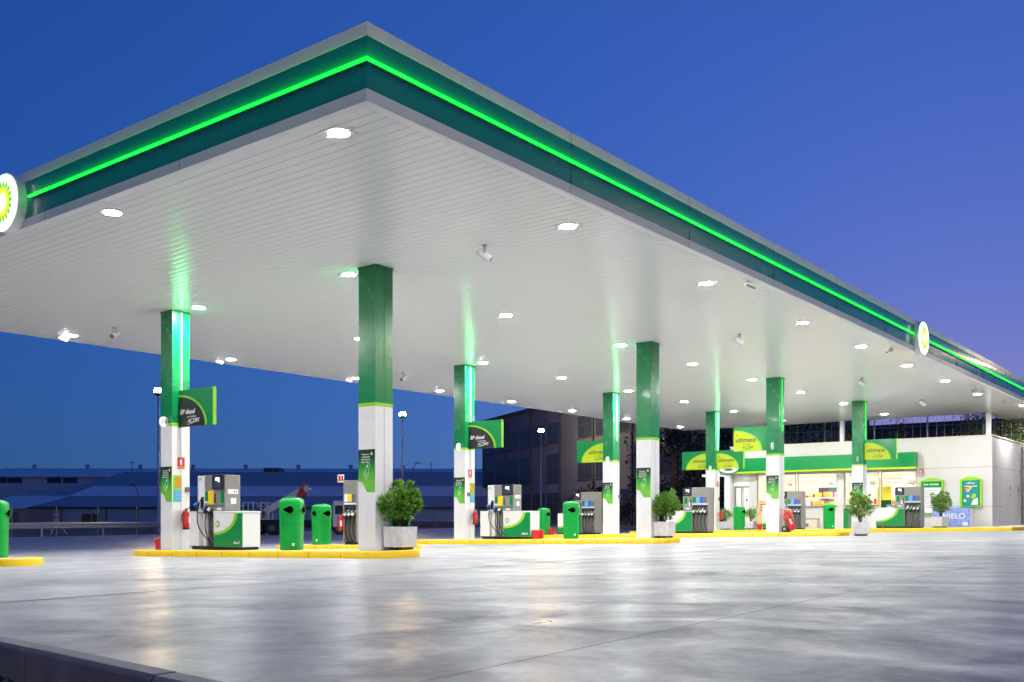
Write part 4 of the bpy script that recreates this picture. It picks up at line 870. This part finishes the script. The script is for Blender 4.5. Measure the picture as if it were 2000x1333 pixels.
# small things on the shop pavement
v = on_u(1493, 46.8); t = thing('poster_stand', 'tan poster stand with red print before the shop wall', 'poster stand', (46.8, v, zg(46.8, v)+.147), FACE_U)
mb = MB(); mb.add([(-.38, -.12, 0), (.38, -.12, 0), (.38, .05, 1.42), (-.38, .05, 1.42), (-.38, -.09, 0), (.38, -.09, 0), (.38, .08, 1.42), (-.38, .08, 1.42)], [(0,1,2,3),(4,7,6,5),(0,4,5,1),(1,5,6,2),(2,6,7,3),(3,7,4,0)]); mb.build('board', 'tan', t)
mb = MB(); mb.add([(-.05, -.075, .35), (.3, -.075, .35), (.3, -.015, .85), (.05, -.015, .85)], [(0, 1, 2, 3)]); mb.build('red_print', 'signred', t); mb = MB()
for k in range(3): z = 1.2-.14*k; mb.add([(-.24, -.123+z*.12-.003, z), (.24, -.123+z*.12-.003, z), (.24, -.123+(z+.07)*.12-.003, z+.07), (-.24, -.123+(z+.07)*.12-.003, z+.07)], [(0, 1, 2, 3)])
mb.build('printed_lines', 'brown', t); mb = MB(); mb.box(-.36, .36, .1, .35, 0, .04); mb.build('foot', 'black', t)
v = on_u(1504, 46.0); t = thing('service_post', 'white and green service cabinet behind the third front column', 'service cabinet', (46.0, v, zg(46.0, v)+.147), FACE_U)
mb = MB(); mb.box(-.3, .3, -.2, .2, .42, 1.2); mb.build('casing', 'whitegloss', t, bevel=.02); mb = MB(); mb.box(-.3, .3, -.2, .2, 0, .42); mb.build('green_base', 'signgreen', t); mb = MB(); mb.box(.0, .2, -.204, -.2, .75, 1.1); mb.build('label', 'red', t)
v = on_u(1582, 46.9); t = thing('air_unit', 'low beige service box with dark top under the shop window', 'service box', (46.9, v, zg(46.9, v)+.147), FACE_U)
mb = MB(); mb.box(-.28, .42, -.25, .25, .04, .46); mb.build('casing', 'cream', t, bevel=.02); mb = MB(); mb.box(-.26, .40, -.23, .23, .46, .50); mb.build('lid', 'black', t); mb = MB(); mb.box(-.18, .02, -.254, -.25, .12, .26); mb.build('vent', 'greydark', t)
v = on_u(1655, 45.5); t = thing('green_totem', 'narrow green and white cabinet left of the shrub before the shop', 'cabinet', (45.5, v, zg(45.5, v)+.147), FACE_U); mb = MB(); mb.box(-.12, .12, -.2, .2, 0, .95); mb.build('casing', 'signgreen', t, bevel=.01); mb = MB(); mb.box(-.13, .13, -.21, .21, .95, .99); mb.build('lid', 'whitegloss', t)
# ------------------------------------------------------------------ fence with climbers behind the shop
from mathutils import Vector
ft = thing('mesh_fence', 'wire mesh fence on the bank behind the shop', 'fence', (57.5, 17, 3.5), FACE_U)
mb = MB()
for k in range(-24, 26): mb.tube([(k*.42, 0, 0), (k*.42, 0, 3.2)], .008, 4)
for z in (.3, 1.0, 1.7, 2.4, 3.1): mb.tube([(-10, 0, z), (10.5, 0, z)], .01, 4)
mb.build('wire_panel', 'galv', ft)
for k in range(8): mb = MB(); mb.tube([(-10+2.9*k, .05, -3), (-10+2.9*k, .05, 3.3)], .04, 8); mb.build('fence_post', 'galv', ft)
mb = MB(); r = random.Random(21); st = MB()
for k in range(26):
    x = r.uniform(-10, 10.3); z0 = 0; pts = [(x, .08, 0)]
    for q in range(7): pts.append((pts[-1][0]+r.uniform(-.35, .35), .08+r.uniform(-.05, .1), pts[-1][2]+r.uniform(.35, .6)))
    st.tube(pts, [.02, .018, .016, .014, .012, .010, .008, .006], 5)
    for p in pts[1:]:
        for q in range(60):
            c = Vector(p)+Vector((r.gauss(0, .32), r.gauss(0, .10), r.gauss(0, .26))); d = Vector((r.gauss(0, 1), r.gauss(0, 1)-.4, r.gauss(0, 1))).normalized(); sd = d.cross(Vector((r.gauss(0, 1), r.gauss(0, 1), r.gauss(0, 1)))).normalized()
            L_ = r.uniform(.07, .15); mb.add([c, c+d*L_*.5+sd*L_*.32, c+d*L_, c+d*L_*.5-sd*L_*.32], [(0, 1, 2, 3)])
vt = thing('climbing_vine', 'leafy climbing plant covering the fence behind the shop', 'climbing plant', (57.5, 17, 3.5), FACE_U)
st.build('stems', 'bark', vt); mb.build('foliage', 'vineleaf', vt, recalc=False)
t = thing('dark_hall', 'dark navy hall roof seen through the climbers above the shop', 'building', (82, 8, 3), FACE_U)
mb = MB(); mb.box(-21, 26, 0, 14, -3, 4.9); mb.build('wall', 'navywall', t); mb = MB(); mb.box(-21.4, 26.4, -.4, 14.4, 4.902, 5.3); mb.build('roof', 'navywall', t)
# bank behind the shop
mb = MB(); mb.prism([(55.6, .0), (57, 3.4), (70, 3.6), (90, 0)], 'y', 4, 27); tag(mb.build('bank', 'ground'), kind='structure')
# ------------------------------------------------------------------ trees
def tree(u, v, h, w, label, seed, z0=None, dens=1.0, trunk=.18):
    r = random.Random(seed); z0 = zg(u, v)-.25 if z0 is None else z0; t = thing('tree', label, 'tree', (u, v, z0), 0, 'dark trees beyond the forecourt')
    mb = MB(); mb.tube([(0, 0, 0), (.1, .05, h*.25), (.05, -.1, h*.5), (0, 0, h*.8)], [trunk, trunk*.8, trunk*.6, trunk*.2], 8); lm = []
    for i in range(9):
        a = r.uniform(0, 2*pi); z = h*r.uniform(.25, .7); q = (w*.8*cos(a)*r.uniform(.4, 1), w*.8*sin(a)*r.uniform(.4, 1), z+h*r.uniform(.1, .25)); mb.tube([(0, 0, z), (q[0]*.5, q[1]*.5, z+(q[2]-z)*.6), q], [trunk*.4, trunk*.25, trunk*.08], 6); lm.append(q)
    mb.build('trunk', 'bark', t); mb = MB(); cl = []
    for i in range(int(42*dens)):
        a = r.uniform(0, 2*pi); zz = r.uniform(.22, 1.0); rad = w*(sin(min(1, (1-zz)*1.35+.12)*pi*.5))*r.random()**.5; cl.append((rad*cos(a), rad*sin(a), zz*h, r.uniform(.35, .8)*w*.4))
    for c in cl:
        for q in range(int(70*dens)):
            d = Vector((r.gauss(0, 1), r.gauss(0, 1), r.gauss(0, .8))).normalized(); p = Vector(c[:3])+d*c[3]*r.random()**.45; o = (d+Vector((0, 0, -.3))+Vector((r.gauss(0, .5), r.gauss(0, .5), r.gauss(0, .5)))).normalized(); sd = o.cross(Vector((r.gauss(0, 1), r.gauss(0, 1), r.gauss(0, 1)))).normalized(); L_ = r.uniform(.12, .26)
            mb.add([p, p+o*L_*.5+sd*L_*.3, p+o*L_, p+o*L_*.5-sd*L_*.3], [(0, 1, 2, 3)])
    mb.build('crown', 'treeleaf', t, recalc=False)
TR = [(1312, 66, 9.5, 3.2, 'tall dark tree right of the second front column'), (1345, 72, 10.5, 3.6, 'tallest dark tree left of the shop door'), (1385, 66, 9.5, 3.2, 'dark tree behind the column by the shop door'),
      (1418, 74, 9.0, 3.0, 'dark tree behind the entrance frame of the shop'), (1165, 80, 4.0, 2.0, 'low dark bush before the dark building'), (1262, 84, 4.6, 2.2, 'dark bush at the foot of the dark building'), (1135, 86, 3.4, 1.8, 'low dark bush at the left of the others'),
      (1468, 78, 9.0, 3.0, 'dark tree behind the topmost yellow flag sign'), (1530, 76, 8.5, 3.0, 'dark tree behind the shop roof'), (1600, 74, 8.5, 3.0, 'dark tree behind the thin post on the shop roof')]
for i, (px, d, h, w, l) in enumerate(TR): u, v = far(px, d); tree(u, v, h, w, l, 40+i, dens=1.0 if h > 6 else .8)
# hedge mass closing the dark gap
u, v = far(1350, 80); mb = MB(); r = random.Random(77)
for i in range(5200):
    x = r.uniform(-4.5, 5.5); z = abs(r.gauss(0, 1.9)); y = r.uniform(-.8, .8); c = Vector((x, y, z)); d = Vector((r.gauss(0, 1), r.gauss(0, 1), r.gauss(0, 1))).normalized(); sd = d.cross(Vector((r.gauss(0, 1), r.gauss(0, 1), r.gauss(0, 1)))).normalized(); L_ = r.uniform(.18, .34)
    mb.add([c, c+d*L_*.5+sd*L_*.35, c+d*L_, c+d*L_*.5-sd*L_*.35], [(0, 1, 2, 3)])
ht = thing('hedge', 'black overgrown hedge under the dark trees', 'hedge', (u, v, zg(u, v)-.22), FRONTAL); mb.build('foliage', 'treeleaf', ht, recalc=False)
# parked car seen through the entrance gap
u, v = far(1411, 62); t = thing('parked_car', 'dark blue parked car glimpsed between column and shop entrance', 'car', (u, v, zg(u, v)), FRONTAL+.2)
prof = [(-2.0, .35), (-2.0, .75), (-1.3, .9), (-.8, 1.38), (.7, 1.42), (1.5, .95), (2.05, .85), (2.05, .35)]
M['carblue'] = mat('car_paint', (.015, .03, .08), .25, coat=.6)
mb = MB(); mb.prism(prof, 'y', -.8, .8); mb.build('body', 'carblue', t, bevel=.06); mb = MB(); mb.prism([(-.75, 1.32), (-1.12, .95), (1.25, .98), (.68, 1.35)], 'y', -.81, -.801); mb.build('side_window', 'glassdark', t)
for x in (-1.25, 1.3):
    mb = MB(); mb.lathe([(.32, -.1), (.32, .1)], n=18, ax='y', c=(x, -.75, .32)); mb.lathe([(.18, -.105), (.18, .0)], n=14, ax='y', c=(x, -.75, .32), m=1); mb.build('wheel', ['rubber', 'steel'], t)
# ------------------------------------------------------------------ guard rail, street lamps, far buildings
VG = 60.0; ZB = zg(40, VG)-.02
gt = thing('guard_rail', 'long galvanised guard rail at the far edge of the forecourt', 'guard rail', (50, VG, ZB), 0)
mb = MB(); prof = [(0, .42), (-.06, .46), (-.06, .54), (0, .59), (0, .65), (-.06, .70), (-.06, .78), (0, .82)]
V = [(x, o, z) for x in (-32, 60) for o, z in prof]; n = len(prof); mb.add(V, [(i, i+1, n+i+1, n+i) for i in range(n-1)]); o = mb.build('beam', 'galv', gt)
sm = o.modifiers.new('thick', 'SOLIDIFY'); sm.thickness = .012
for k in range(23): x = -32+4*k; mb = MB(); mb.box(x-.05, x+.05, .02, .14, -.3, .80); mb.build('post', 'galv', gt)
mb = MB(); mb.box(60, 80, 57.9, 58.2, ZB-.2, ZB+.10); tag(mb.build('far_kerb', 'kerbyellow'), kind='structure')
# chain link fence beyond the rail
def chain_mat():
    m, nt, b = new_mat('chain_link'); out = nt.nodes['Material Output']; tc = nt.nodes.new('ShaderNodeTexCoord'); mp = nt.nodes.new('ShaderNodeMapping'); mp.inputs['Rotation'].default_value = (0, pi/4, 0)
    br = nt.nodes.new('ShaderNodeTexBrick'); br.offset = 0; br.inputs['Scale'].default_value = 5; br.inputs['Mortar Size'].default_value = .018; br.inputs['Brick Width'].default_value = .5; br.inputs['Row Height'].default_value = .5
    sp = nt.nodes.new('ShaderNodeSeparateXYZ'); cb = nt.nodes.new('ShaderNodeCombineXYZ'); tr = nt.nodes.new('ShaderNodeBsdfTransparent'); mx = nt.nodes.new('ShaderNodeMixShader')
    L = nt.links.new; L(tc.outputs['Object'], mp.inputs['Vector']); L(mp.outputs['Vector'], sp.inputs[0]); L(sp.outputs['X'], cb.inputs['X']); L(sp.outputs['Z'], cb.inputs['Y']); L(cb.outputs[0], br.inputs['Vector'])
    L(br.outputs['Fac'], mx.inputs['Fac']); L(tr.outputs[0], mx.inputs[1]); L(b.outputs[0], mx.inputs[2]); L(mx.outputs[0], out.inputs['Surface'])
    b.inputs['Base Color'].default_value = (.4, .4, .42, 1); b.inputs['Metallic'].default_value = .5; return m
M['chain'] = chain_mat()
ct = thing('chain_link_fence', 'chain link fence with thin posts beyond the guard rail', 'fence', (40, 66, ZB-.2), 0)
mb = MB(); mb.face([(-30, 0, 0), (40, 0, 0), (40, 0, 1.9), (-30, 0, 1.9)]); mb.build('netting', 'chain', ct)
for k in range(24): mb = MB(); mb.tube([(-30+3*k, .03, 0), (-30+3*k, .03, 2.1)], .03, 6); mb.build('fence_post', 'galv', ct)
proto = thing('street_lamp', '', 'street lamp', (0, 0, 0), 0, 'lit street lamps beyond the guard rail')
mb = MB(); mb.tube([(0, 0, 0), (0, 0, .8), (0, 0, .85), (0, 0, 9.9)], [.11, .11, .08, .055], 12); mb.build('pole', 'galv', proto, smooth='auto')
mb = MB(); mb.lathe([(.06, 9.88), (.30, 9.98), (.30, 10.02), (.22, 10.35), (.27, 10.37), (.02, 10.50)], n=18); mb.build('lamp_cap', 'greydark', proto, smooth='auto')
mb = MB(); mb.lathe([(.05, 10.0), (.21, 10.03), (.24, 10.2), (.2, 10.36)], n=18); mb.v = [(x*1.26, y*1.26, z) for x, y, z in mb.v]; mb.build('lamp_glass', 'sodium', proto, smooth=True)
for px, l in ((309, 'lit street lamp left of the leftmost column'), (786, 'lit street lamp right of the nearest column'), (1057, 'lit street lamp before the dark building')):
    a = (px-1000)/FL; u = 61*(C_+a*S_)/(S_-a*C_); put(proto, l, (u, 61, zat(1050, u, 61)-.1 if px < 400 else ZB))
for (u, v), l in (((-9, 3), 'unseen fill lamp added behind the camera, left'), ((14, -11), 'unseen fill lamp added behind the camera, right'), ((42, -10.5), 'unseen fill lamp added right of the canopy')):
    put(proto, l, (u, v, zg(u, v)-.1))  # unseen street lamp copies, added as fill light for the canopy trim
M['assumedlamp'] = emis('assumed_lamp_glass', (1, .74, .42), 190)
low = copy_tree(proto); low['label'] = 'assumed dimmer lit street lamp, unseen just beyond the right picture edge, by the shop corner'; low.location = (61, 4.4, zg(61, 4.4)-.7)  # assumed unseen lamp, added for the warm reflected patch on the long fascia
for ch in low.children:
    if ch.name.startswith('lamp_glass'): ch.data = ch.data.copy(); ch.data.materials[0] = M['assumedlamp']
# blue warehouses to the left
def blk(px0, px1, d): return far(px0, d), (px1-px0)/FL*d
def Zd(py, d): return CAMH+(HOR-py)/FL*d
(u, v), L_ = blk(5, 1112, 130); d = 130; b0 = ZB-.3
t = thing('blue_warehouse', 'low blue sheet metal warehouse with a pale roof strip', 'warehouse', (u, v, b0), FRONTAL)
ze = Zd(990, d)-b0; zr = Zd(944, d)-b0+2.2; x0 = 2.4
def wx(px): return (px-5)/FL*d
mb = MB(); mb.box(wx(40), L_, 0, 30, -.5, ze); mb.build('wall', 'ribblue', t)
mb = MB(); mb.add([(wx(20), -.4, ze-.05), (L_+.4, -.4, ze-.05), (L_+.4, 16, zr), (wx(128)+1.5, 16, zr)], [(0, 1, 2, 3)]); mb.add([(wx(20), -.4, ze-.05), (wx(128)+1.5, 16, zr), (wx(128), 31, ze), (wx(20), 31, ze)], [(0, 1, 2, 3)]); mb.add([(wx(128)+1.5, 16, zr), (L_+.4, 16, zr), (L_+.4, 32, ze), (wx(128), 32, ze)], [(0, 1, 2, 3)])
mb.build('roof', 'ribroof', t)
k0, k1 = .27, .56; q = lambda x, k: (x, -.4+16.4*k, ze-.05+(zr-ze+.05)*k+.05)
mb = MB(); mb.add([q(wx(104), k0), q(L_, k0), q(L_, k1), q(wx(127), k1)], [(0, 1, 2, 3)]); mb.build('roof_light_strip', 'whlight', t)
mb = MB(); mb.box(wx(20), L_, -.45, -.38, ze-.25, ze-.02); mb.build('gutter', 'concdark', t)
mb = MB(); mb.box(wx(160), wx(194), -.05, .0, -.3, Zd(1004, d)-b0); mb.box(wx(178), wx(181), -.08, -.051, -.3, Zd(1004, d)-b0, 1); mb.build('door', ['dark', 'steel'], t)
d2 = 175; (u, v), L2 = blk(-60, 955, d2)
t = thing('grey_warehouse', 'long grey factory hall with paired dark windows behind the blue warehouse', 'warehouse', (u, v, b0), FRONTAL+.02)
w2 = lambda px: (px+60)/FL*d2
z1, z2 = Zd(931, d2)-b0, Zd(914, d2)-b0
mb = MB(); mb.box(0, L2, 0, 30, 0, z1); mb.build('wall', 'ribgrey', t); mb = MB(); mb.add([(-.5, -.5, z1), (L2+.5, -.5, z1), (L2+.5, 14, z2+.6), (-.5, 14, z2+.6)], [(0, 1, 2, 3)]); mb.add([(-.5, -.5, z1-.15), (L2+.5, -.5, z1-.15), (L2+.5, -.5, z1), (-.5, -.5, z1)], [(0, 1, 2, 3)]); mb.build('roof', 'ribgrey', t)
for a in (-14, 15, 91, 122, 199, 231, 307, 640):
    mb = MB(); mb.box(w2(a), w2(a+27), -.06, 0, Zd(943.5, d2)-b0, Zd(932.5, d2)-b0); mb.build('window', 'glassdark', t)
d3 = 150; (u, v), L3 = blk(515, 546, d3); t = thing('roof_cabin', 'dark glazed cabin standing on the warehouse roof line', 'cabin', (u, v, Zd(945, d3)), FRONTAL)
mb = MB(); mb.box(0, L3, 0, 3, -4, Zd(914, d3)-Zd(945, d3)); mb.build('wall', 'conc', t); mb = MB(); mb.box(.2, L3*.52, -.05, 0, .4, 2.2); mb.box(L3*.6, L3-.2, -.05, 0, .4, 2.2); mb.build('window', 'glassdark', t); mb = MB(); mb.box(-.15, L3+.15, -.3, 0, .05, .2); mb.build('sill', 'whlight', t)
d4 = 150; (u, v), L4 = blk(-40, 42, 118); t = thing('small_house', 'low pale building at the far left behind the rail', 'building', (u, v, b0), FRONTAL)
mb = MB(); mb.box(0, L4, 0, 8, 0, Zd(994, 118)-b0); mb.build('wall', 'conc', t); mb = MB(); mb.add([(-.3, -.3, Zd(994, 118)-b0), (L4+.3, -.3, Zd(994, 118)-b0), (L4+2.5, 8, Zd(966, 118)-b0), (-.3, 8, Zd(966, 118)-b0)], [(0, 1, 2, 3)]); mb.build('roof', 'ribgrey', t); mb = MB(); mb.box(L4-1.6, L4-.3, -.05, 0, .2, 2); mb.build('window', 'glassdark', t)
# masts and unlit far lamps
for k, (px, top, d, l) in enumerate(((258, 900, 160, 'thin mast above the far warehouse roof'), (842, 903, 165, 'thin mast above the roofs right of the nearest column'))):
    u, v = far(px, d); t = thing('roof_mast', l, 'mast', (u, v, Zd(945, d)-1), FRONTAL, 'thin masts on the far roofs'); mb = MB(); mb.tube([(0, 0, 0), (0, 0, Zd(top, d)-Zd(945, d)+1)], .06, 6); mb.tube([(-.4, 0, Zd(top+4, d)-Zd(945, d)+1), (.4, 0, Zd(top+4, d)-Zd(945, d)+1)], .04, 5); mb.build('mast', 'concdark', t)
for px, top, d, l in ((270, 949, 100, 'unlit far lamp with curved arm before the blue warehouse'), (806, 905, 120, 'unlit far lamp with curved arm right of the nearest column')):
    u, v = far(px, d); hh = Zd(top, d)-b0; t = thing('street_lamp', l, 'street lamp', (u, v, b0), FRONTAL, 'unlit far lamps'); s = -1 if px < 500 else 1
    mb = MB(); mb.tube([(0, 0, 0), (0, 0, hh*.8), (s*.1, 0, hh*.93), (s*.45, 0, hh), (s*.9, 0, hh)], .06, 6); mb.build('pole', 'greydark', t); mb = MB(); mb.box(s*.6-.35, s*.6+.35, -.1, .1, hh, hh+.12); mb.build('lamp_head', 'greydark', t)
u, v = far(110, 76); t = thing('surveying_tripod', 'pale tall tripod standing beyond the guard rail', 'tripod', (u, v, zg(u, v)-.2), FRONTAL)
hh = Zd(1006, 76)-zg(u, v)+.2; mb = MB()
for a in (0.4, 2.5, 4.6): mb.tube([(.0, 0, hh-.3), (.75*cos(a), .75*sin(a), 0)], .03, 6)
mb.build('legs', 'paper', t); mb = MB(); mb.tube([(0, 0, 0.3), (0, 0, hh)], .025, 6); mb.box(-.2, .2, -.1, .1, hh-.02, hh+.05); mb.build('head', 'paper', t)
# small parts of the warehouses
for px in (60, 130, 225, 290, 420, 560, 700, 860, 1000):
    q_ = bpy.data.objects.get('blue_warehouse'); mb = MB(); mb.box(wx(px)-.09, wx(px)+.09, -.2, -.005, -.3, ze-.26); mb.build('downpipe', 'concdark', q_)
for px in (400, 600, 830):
    q_ = bpy.data.objects.get('blue_warehouse'); mb = MB(); mb.box(wx(px), wx(px)+2.6, -.06, -.005, ze-1.5, ze-.6); mb.build('window', 'glassdark', q_)
for k in range(9):
    q_ = bpy.data.objects.get('grey_warehouse'); mb = MB(); mb.lathe([(.35, 0), (.35, .7), (.5, .75), (.3, 1.0)], n=10, c=(6+10*k, 12, z2+.2)); mb.build('roof_vent', 'galv', q_)
# dark multi storey building
def build_block():
    P0 = (7.4, 110.); dirn = (-.4, 1.)
    def at(tt): X, Y = P0[0]+dirn[0]*tt, P0[1]+dirn[1]*tt; return X*S_+Y*C_, -X*C_+Y*S_
    a, b_ = at(29), at(-24); L_ = math.hypot(a[0]-b_[0], a[1]-b_[1]); ang = math.atan2(b_[1]-a[1], b_[0]-a[0])
    t = thing('factory_building', 'dark three storey concrete factory building with window bands', 'building', (a[0], a[1], b0), ang)
    Hh = 14.6; mb = MB(); mb.box(0, L_, 0, 18, 0, Hh); mb.build('wall', 'conc', t); mb = MB(); mb.box(-.3, L_+.3, -.3, 18.3, Hh, Hh+.4); mb.build('roof', 'concdark', t)
    for fl, (z0, z1) in enumerate(((1.0, 4.3), (5.6, 8.9), (10.2, 12.6))):
        x = 1.2; k = 0
        while x < L_-4:
            if not (fl == 1 and k % 5 == 4) and not (k % 7 == 6):
                mb = MB(); mb.box(x, x+3.6, -.04, .05, z0, z1); mb.box(x+1.75, x+1.85, -.07, -.041, z0, z1, 1); mb.box(x+.85, x+.92, -.07, -.041, z0, z1, 1); mb.box(x+2.7, x+2.77, -.07, -.041, z0, z1, 1); mb.box(x, x+3.6, -.071, -.042, z0+(z1-z0)*.6, z0+(z1-z0)*.6+.08, 1)
                w = mb.build('window', ['glassdark', 'concdark'], t); mb = MB(); mb.box(x-.1, x+3.7, -.15, 0, z0-.12, z0-.002); mb.build('sill', 'concdark', w)
            x += 4.3; k += 1
    for x in [1.0+4.3*i for i in range(int(L_/4.3)+1)]: pass
    for i in range(int(L_/8.6)+1): mb = MB(); mb.box(.6+8.6*i, .9+8.6*i, -.18, 0, 0, Hh); mb.build('pier', 'concdark', t)
build_block()
# ------------------------------------------------------------------ lift truck behind the pumps
u, v = far(600, 63); t = thing('lift_truck', 'white lift platform truck with a red and white boom behind the bins', 'truck', (u, v, zg(u, v)), FRONTAL)
def tx(px): return (px-600)/FL*63
def tz(py): return Zd(py, 63)-zg(u, v)
mb = MB(); mb.box(tx(497), tx(655), -1.0, 1.0, .62, .95); mb.box(tx(510), tx(650), -.5, .5, .45, .62); mb.build('chassis', 'black', t)
mb = MB(); mb.box(tx(500), tx(512), -.9, .9, .95, 1.05); mb.build('bed', 'truckwhite', t)
mb = MB(); mb.prism([(tx(655), .5), (tx(693), .5), (tx(693), 1.25), (tx(686), 2.05), (tx(680), 2.15), (tx(655), 2.15)], 'y', -1.0, 1.0); cab = mb.build('cab', 'truckwhite', t, bevel=.05)
mb = MB(); mb.prism([(tx(660), 1.3), (tx(675), 1.3), (tx(675), 1.85), (tx(660), 1.85)], 'y', -1.03, -1.003); mb.build('side_window', 'glassdark', cab)
for px in (505, 538, 668):
    mb = MB(); mb.lathe([(.40, -.14), (.46, -.12), (.46, .12), (.40, .14)], n=22, ax='y', c=(tx(px), -.85, .45)); mb.lathe([(.22, -.145), (.22, .145)], n=16, ax='y', c=(tx(px), -.85, .45), m=1); mb.build('wheel', ['rubber', 'greydark'], t); mb = MB(); mb.lathe([(.46, -.12), (.46, .12)], n=22, ax='y', c=(tx(px), .85, .45)); mb.build('wheel', 'rubber', t)
def beam(m_, p, q, w, hgt, yc=0): 
    dx, dz = q[0]-p[0], q[1]-p[1]; l = math.hypot(dx, dz); nx, nz = -dz/l*hgt/2, dx/l*hgt/2
    m_.prism([(p[0]+nx, p[1]+nz), (p[0]-nx, p[1]-nz), (q[0]-nx, q[1]-nz), (q[0]+nx, q[1]+nz)], 'y', yc-w/2, yc+w/2)
mb = MB(); beam(mb, (tx(520), tz(1000)), (tx(601), tz(952)), .4, .42); mb.build('lower_boom', 'truckwhite', t)
mb = MB(); beam(mb, (tx(587), tz(972)), (tx(599), tz(947)), .5, .45); mb.build('upper_boom', 'boomred', t)
mb = MB(); beam(mb, (tx(597), tz(951)), (tx(603), tz(960)), .6, .3); mb.build('boom_joint', 'whlight', t)
for x0, x1 in ((480, 499), (514, 528)):
    mb = MB()
    for x in (x0, x1):
        for y in (-.6, .6): mb.box(tx(x)-.04, tx(x)+.04, y-.03, y+.03, .95, tz(983))
    for z in (.95, 1.5, tz(983)): 
        mb.box(tx(x0)-.03, tx(x0)+.03, -.6, .6, z+.005, z+.055)
        for y in (-.6, .6): mb.box(tx(x0), tx(x1), y-.03, y+.03, z, z+.06)
    mb.build('work_cage', 'truckwhite', t)
mb = MB(); mb.box(tx(483), tx(497), -.5, .5, 1.0, 1.55); mb.box(tx(502), tx(513), -.5, .5, 1.05, 1.75, 1); mb.build('equipment', ['yellow', 'conc'], t)
# rail sign standing by the three hose pump
t = thing('fire_hose_sign', 'square red bordered fire sign left of the dark three hose pump', 'fire sign', (19.0, on_u(666, 19.0), zat(935, 19.0, on_u(666, 19.0))), FACE_U)
mb = MB(); mb.box(-.13, .13, -.006, 0, -.11, .11); mb.build('plate', 'whiteprint', t); mb = MB(); mb.box(-.10, -.01, -.009, -.006, -.08, .08); mb.box(.02, .10, -.009, -.006, -.08, .08); mb.build('symbol', 'signred', t); mb = MB(); mb.tube([(.1, .01, -.1), (.1, .01, -1.78)], .012, 6); mb.build('stake', 'steel', t)
# ------------------------------------------------------------------ sky, camera, render settings
w = bpy.data.worlds.new('World'); SC.world = w; w.use_nodes = True; nt = w.node_tree; bg = nt.nodes['Background']
sky = nt.nodes.new('ShaderNodeTexSky'); sky.sky_type = 'NISHITA'; sky.sun_disc = False
sky.sun_elevation = radians(-.41); sky.sun_rotation = radians(77.1); sky.altitude = 0; sky.air_density = 1.0; sky.dust_density = 3.22; sky.ozone_density = 4.52
stc = nt.nodes.new('ShaderNodeTexCoord'); smp = nt.nodes.new('ShaderNodeMapping'); smp.inputs['Location'].default_value = (0, 0, .11); smp.inputs['Scale'].default_value = (1, 1, .65)
nt.links.new(stc.outputs['Generated'], smp.inputs['Vector']); nt.links.new(smp.outputs['Vector'], sky.inputs['Vector'])
wb = nt.nodes.new('ShaderNodeMix'); wb.data_type = 'RGBA'; wb.blend_type = 'MULTIPLY'; wb.inputs['Factor'].default_value = 1; wb.inputs['B'].default_value = (.95, .90, 1.10, 1)
nt.links.new(sky.outputs['Color'], wb.inputs['A']); nt.links.new(wb.outputs['Result'], bg.inputs['Color']); bg.inputs['Strength'].default_value = .15
cam = bpy.data.cameras.new('Camera'); co = bpy.data.objects.new('Camera', cam); COL.objects.link(co); SC.camera = co
co.location = (0, 0, CAMH); co.rotation_euler = (pi/2, 0, TH-pi/2)
cam.sensor_width = 36; cam.lens = FL/2000*36; cam.shift_y = (HOR-666.5)/2000; cam.clip_start = .05; cam.clip_end = 3000
SC.view_settings.view_transform = 'Standard'; SC.view_settings.look = 'None'; SC.view_settings.exposure = EXPO; SC.view_settings.gamma = 1
SC.render.engine = 'CYCLES'; cy = SC.cycles; cy.use_denoising = True; cy.max_bounces = 7; cy.diffuse_bounces = 3; cy.glossy_bounces = 3; cy.transmission_bounces = 4; cy.transparent_max_bounces = 8
cy.sample_clamp_indirect = 8; cy.caustics_reflective = False; cy.caustics_refractive = False; cy.use_light_tree = True; cy.blur_glossy = .5
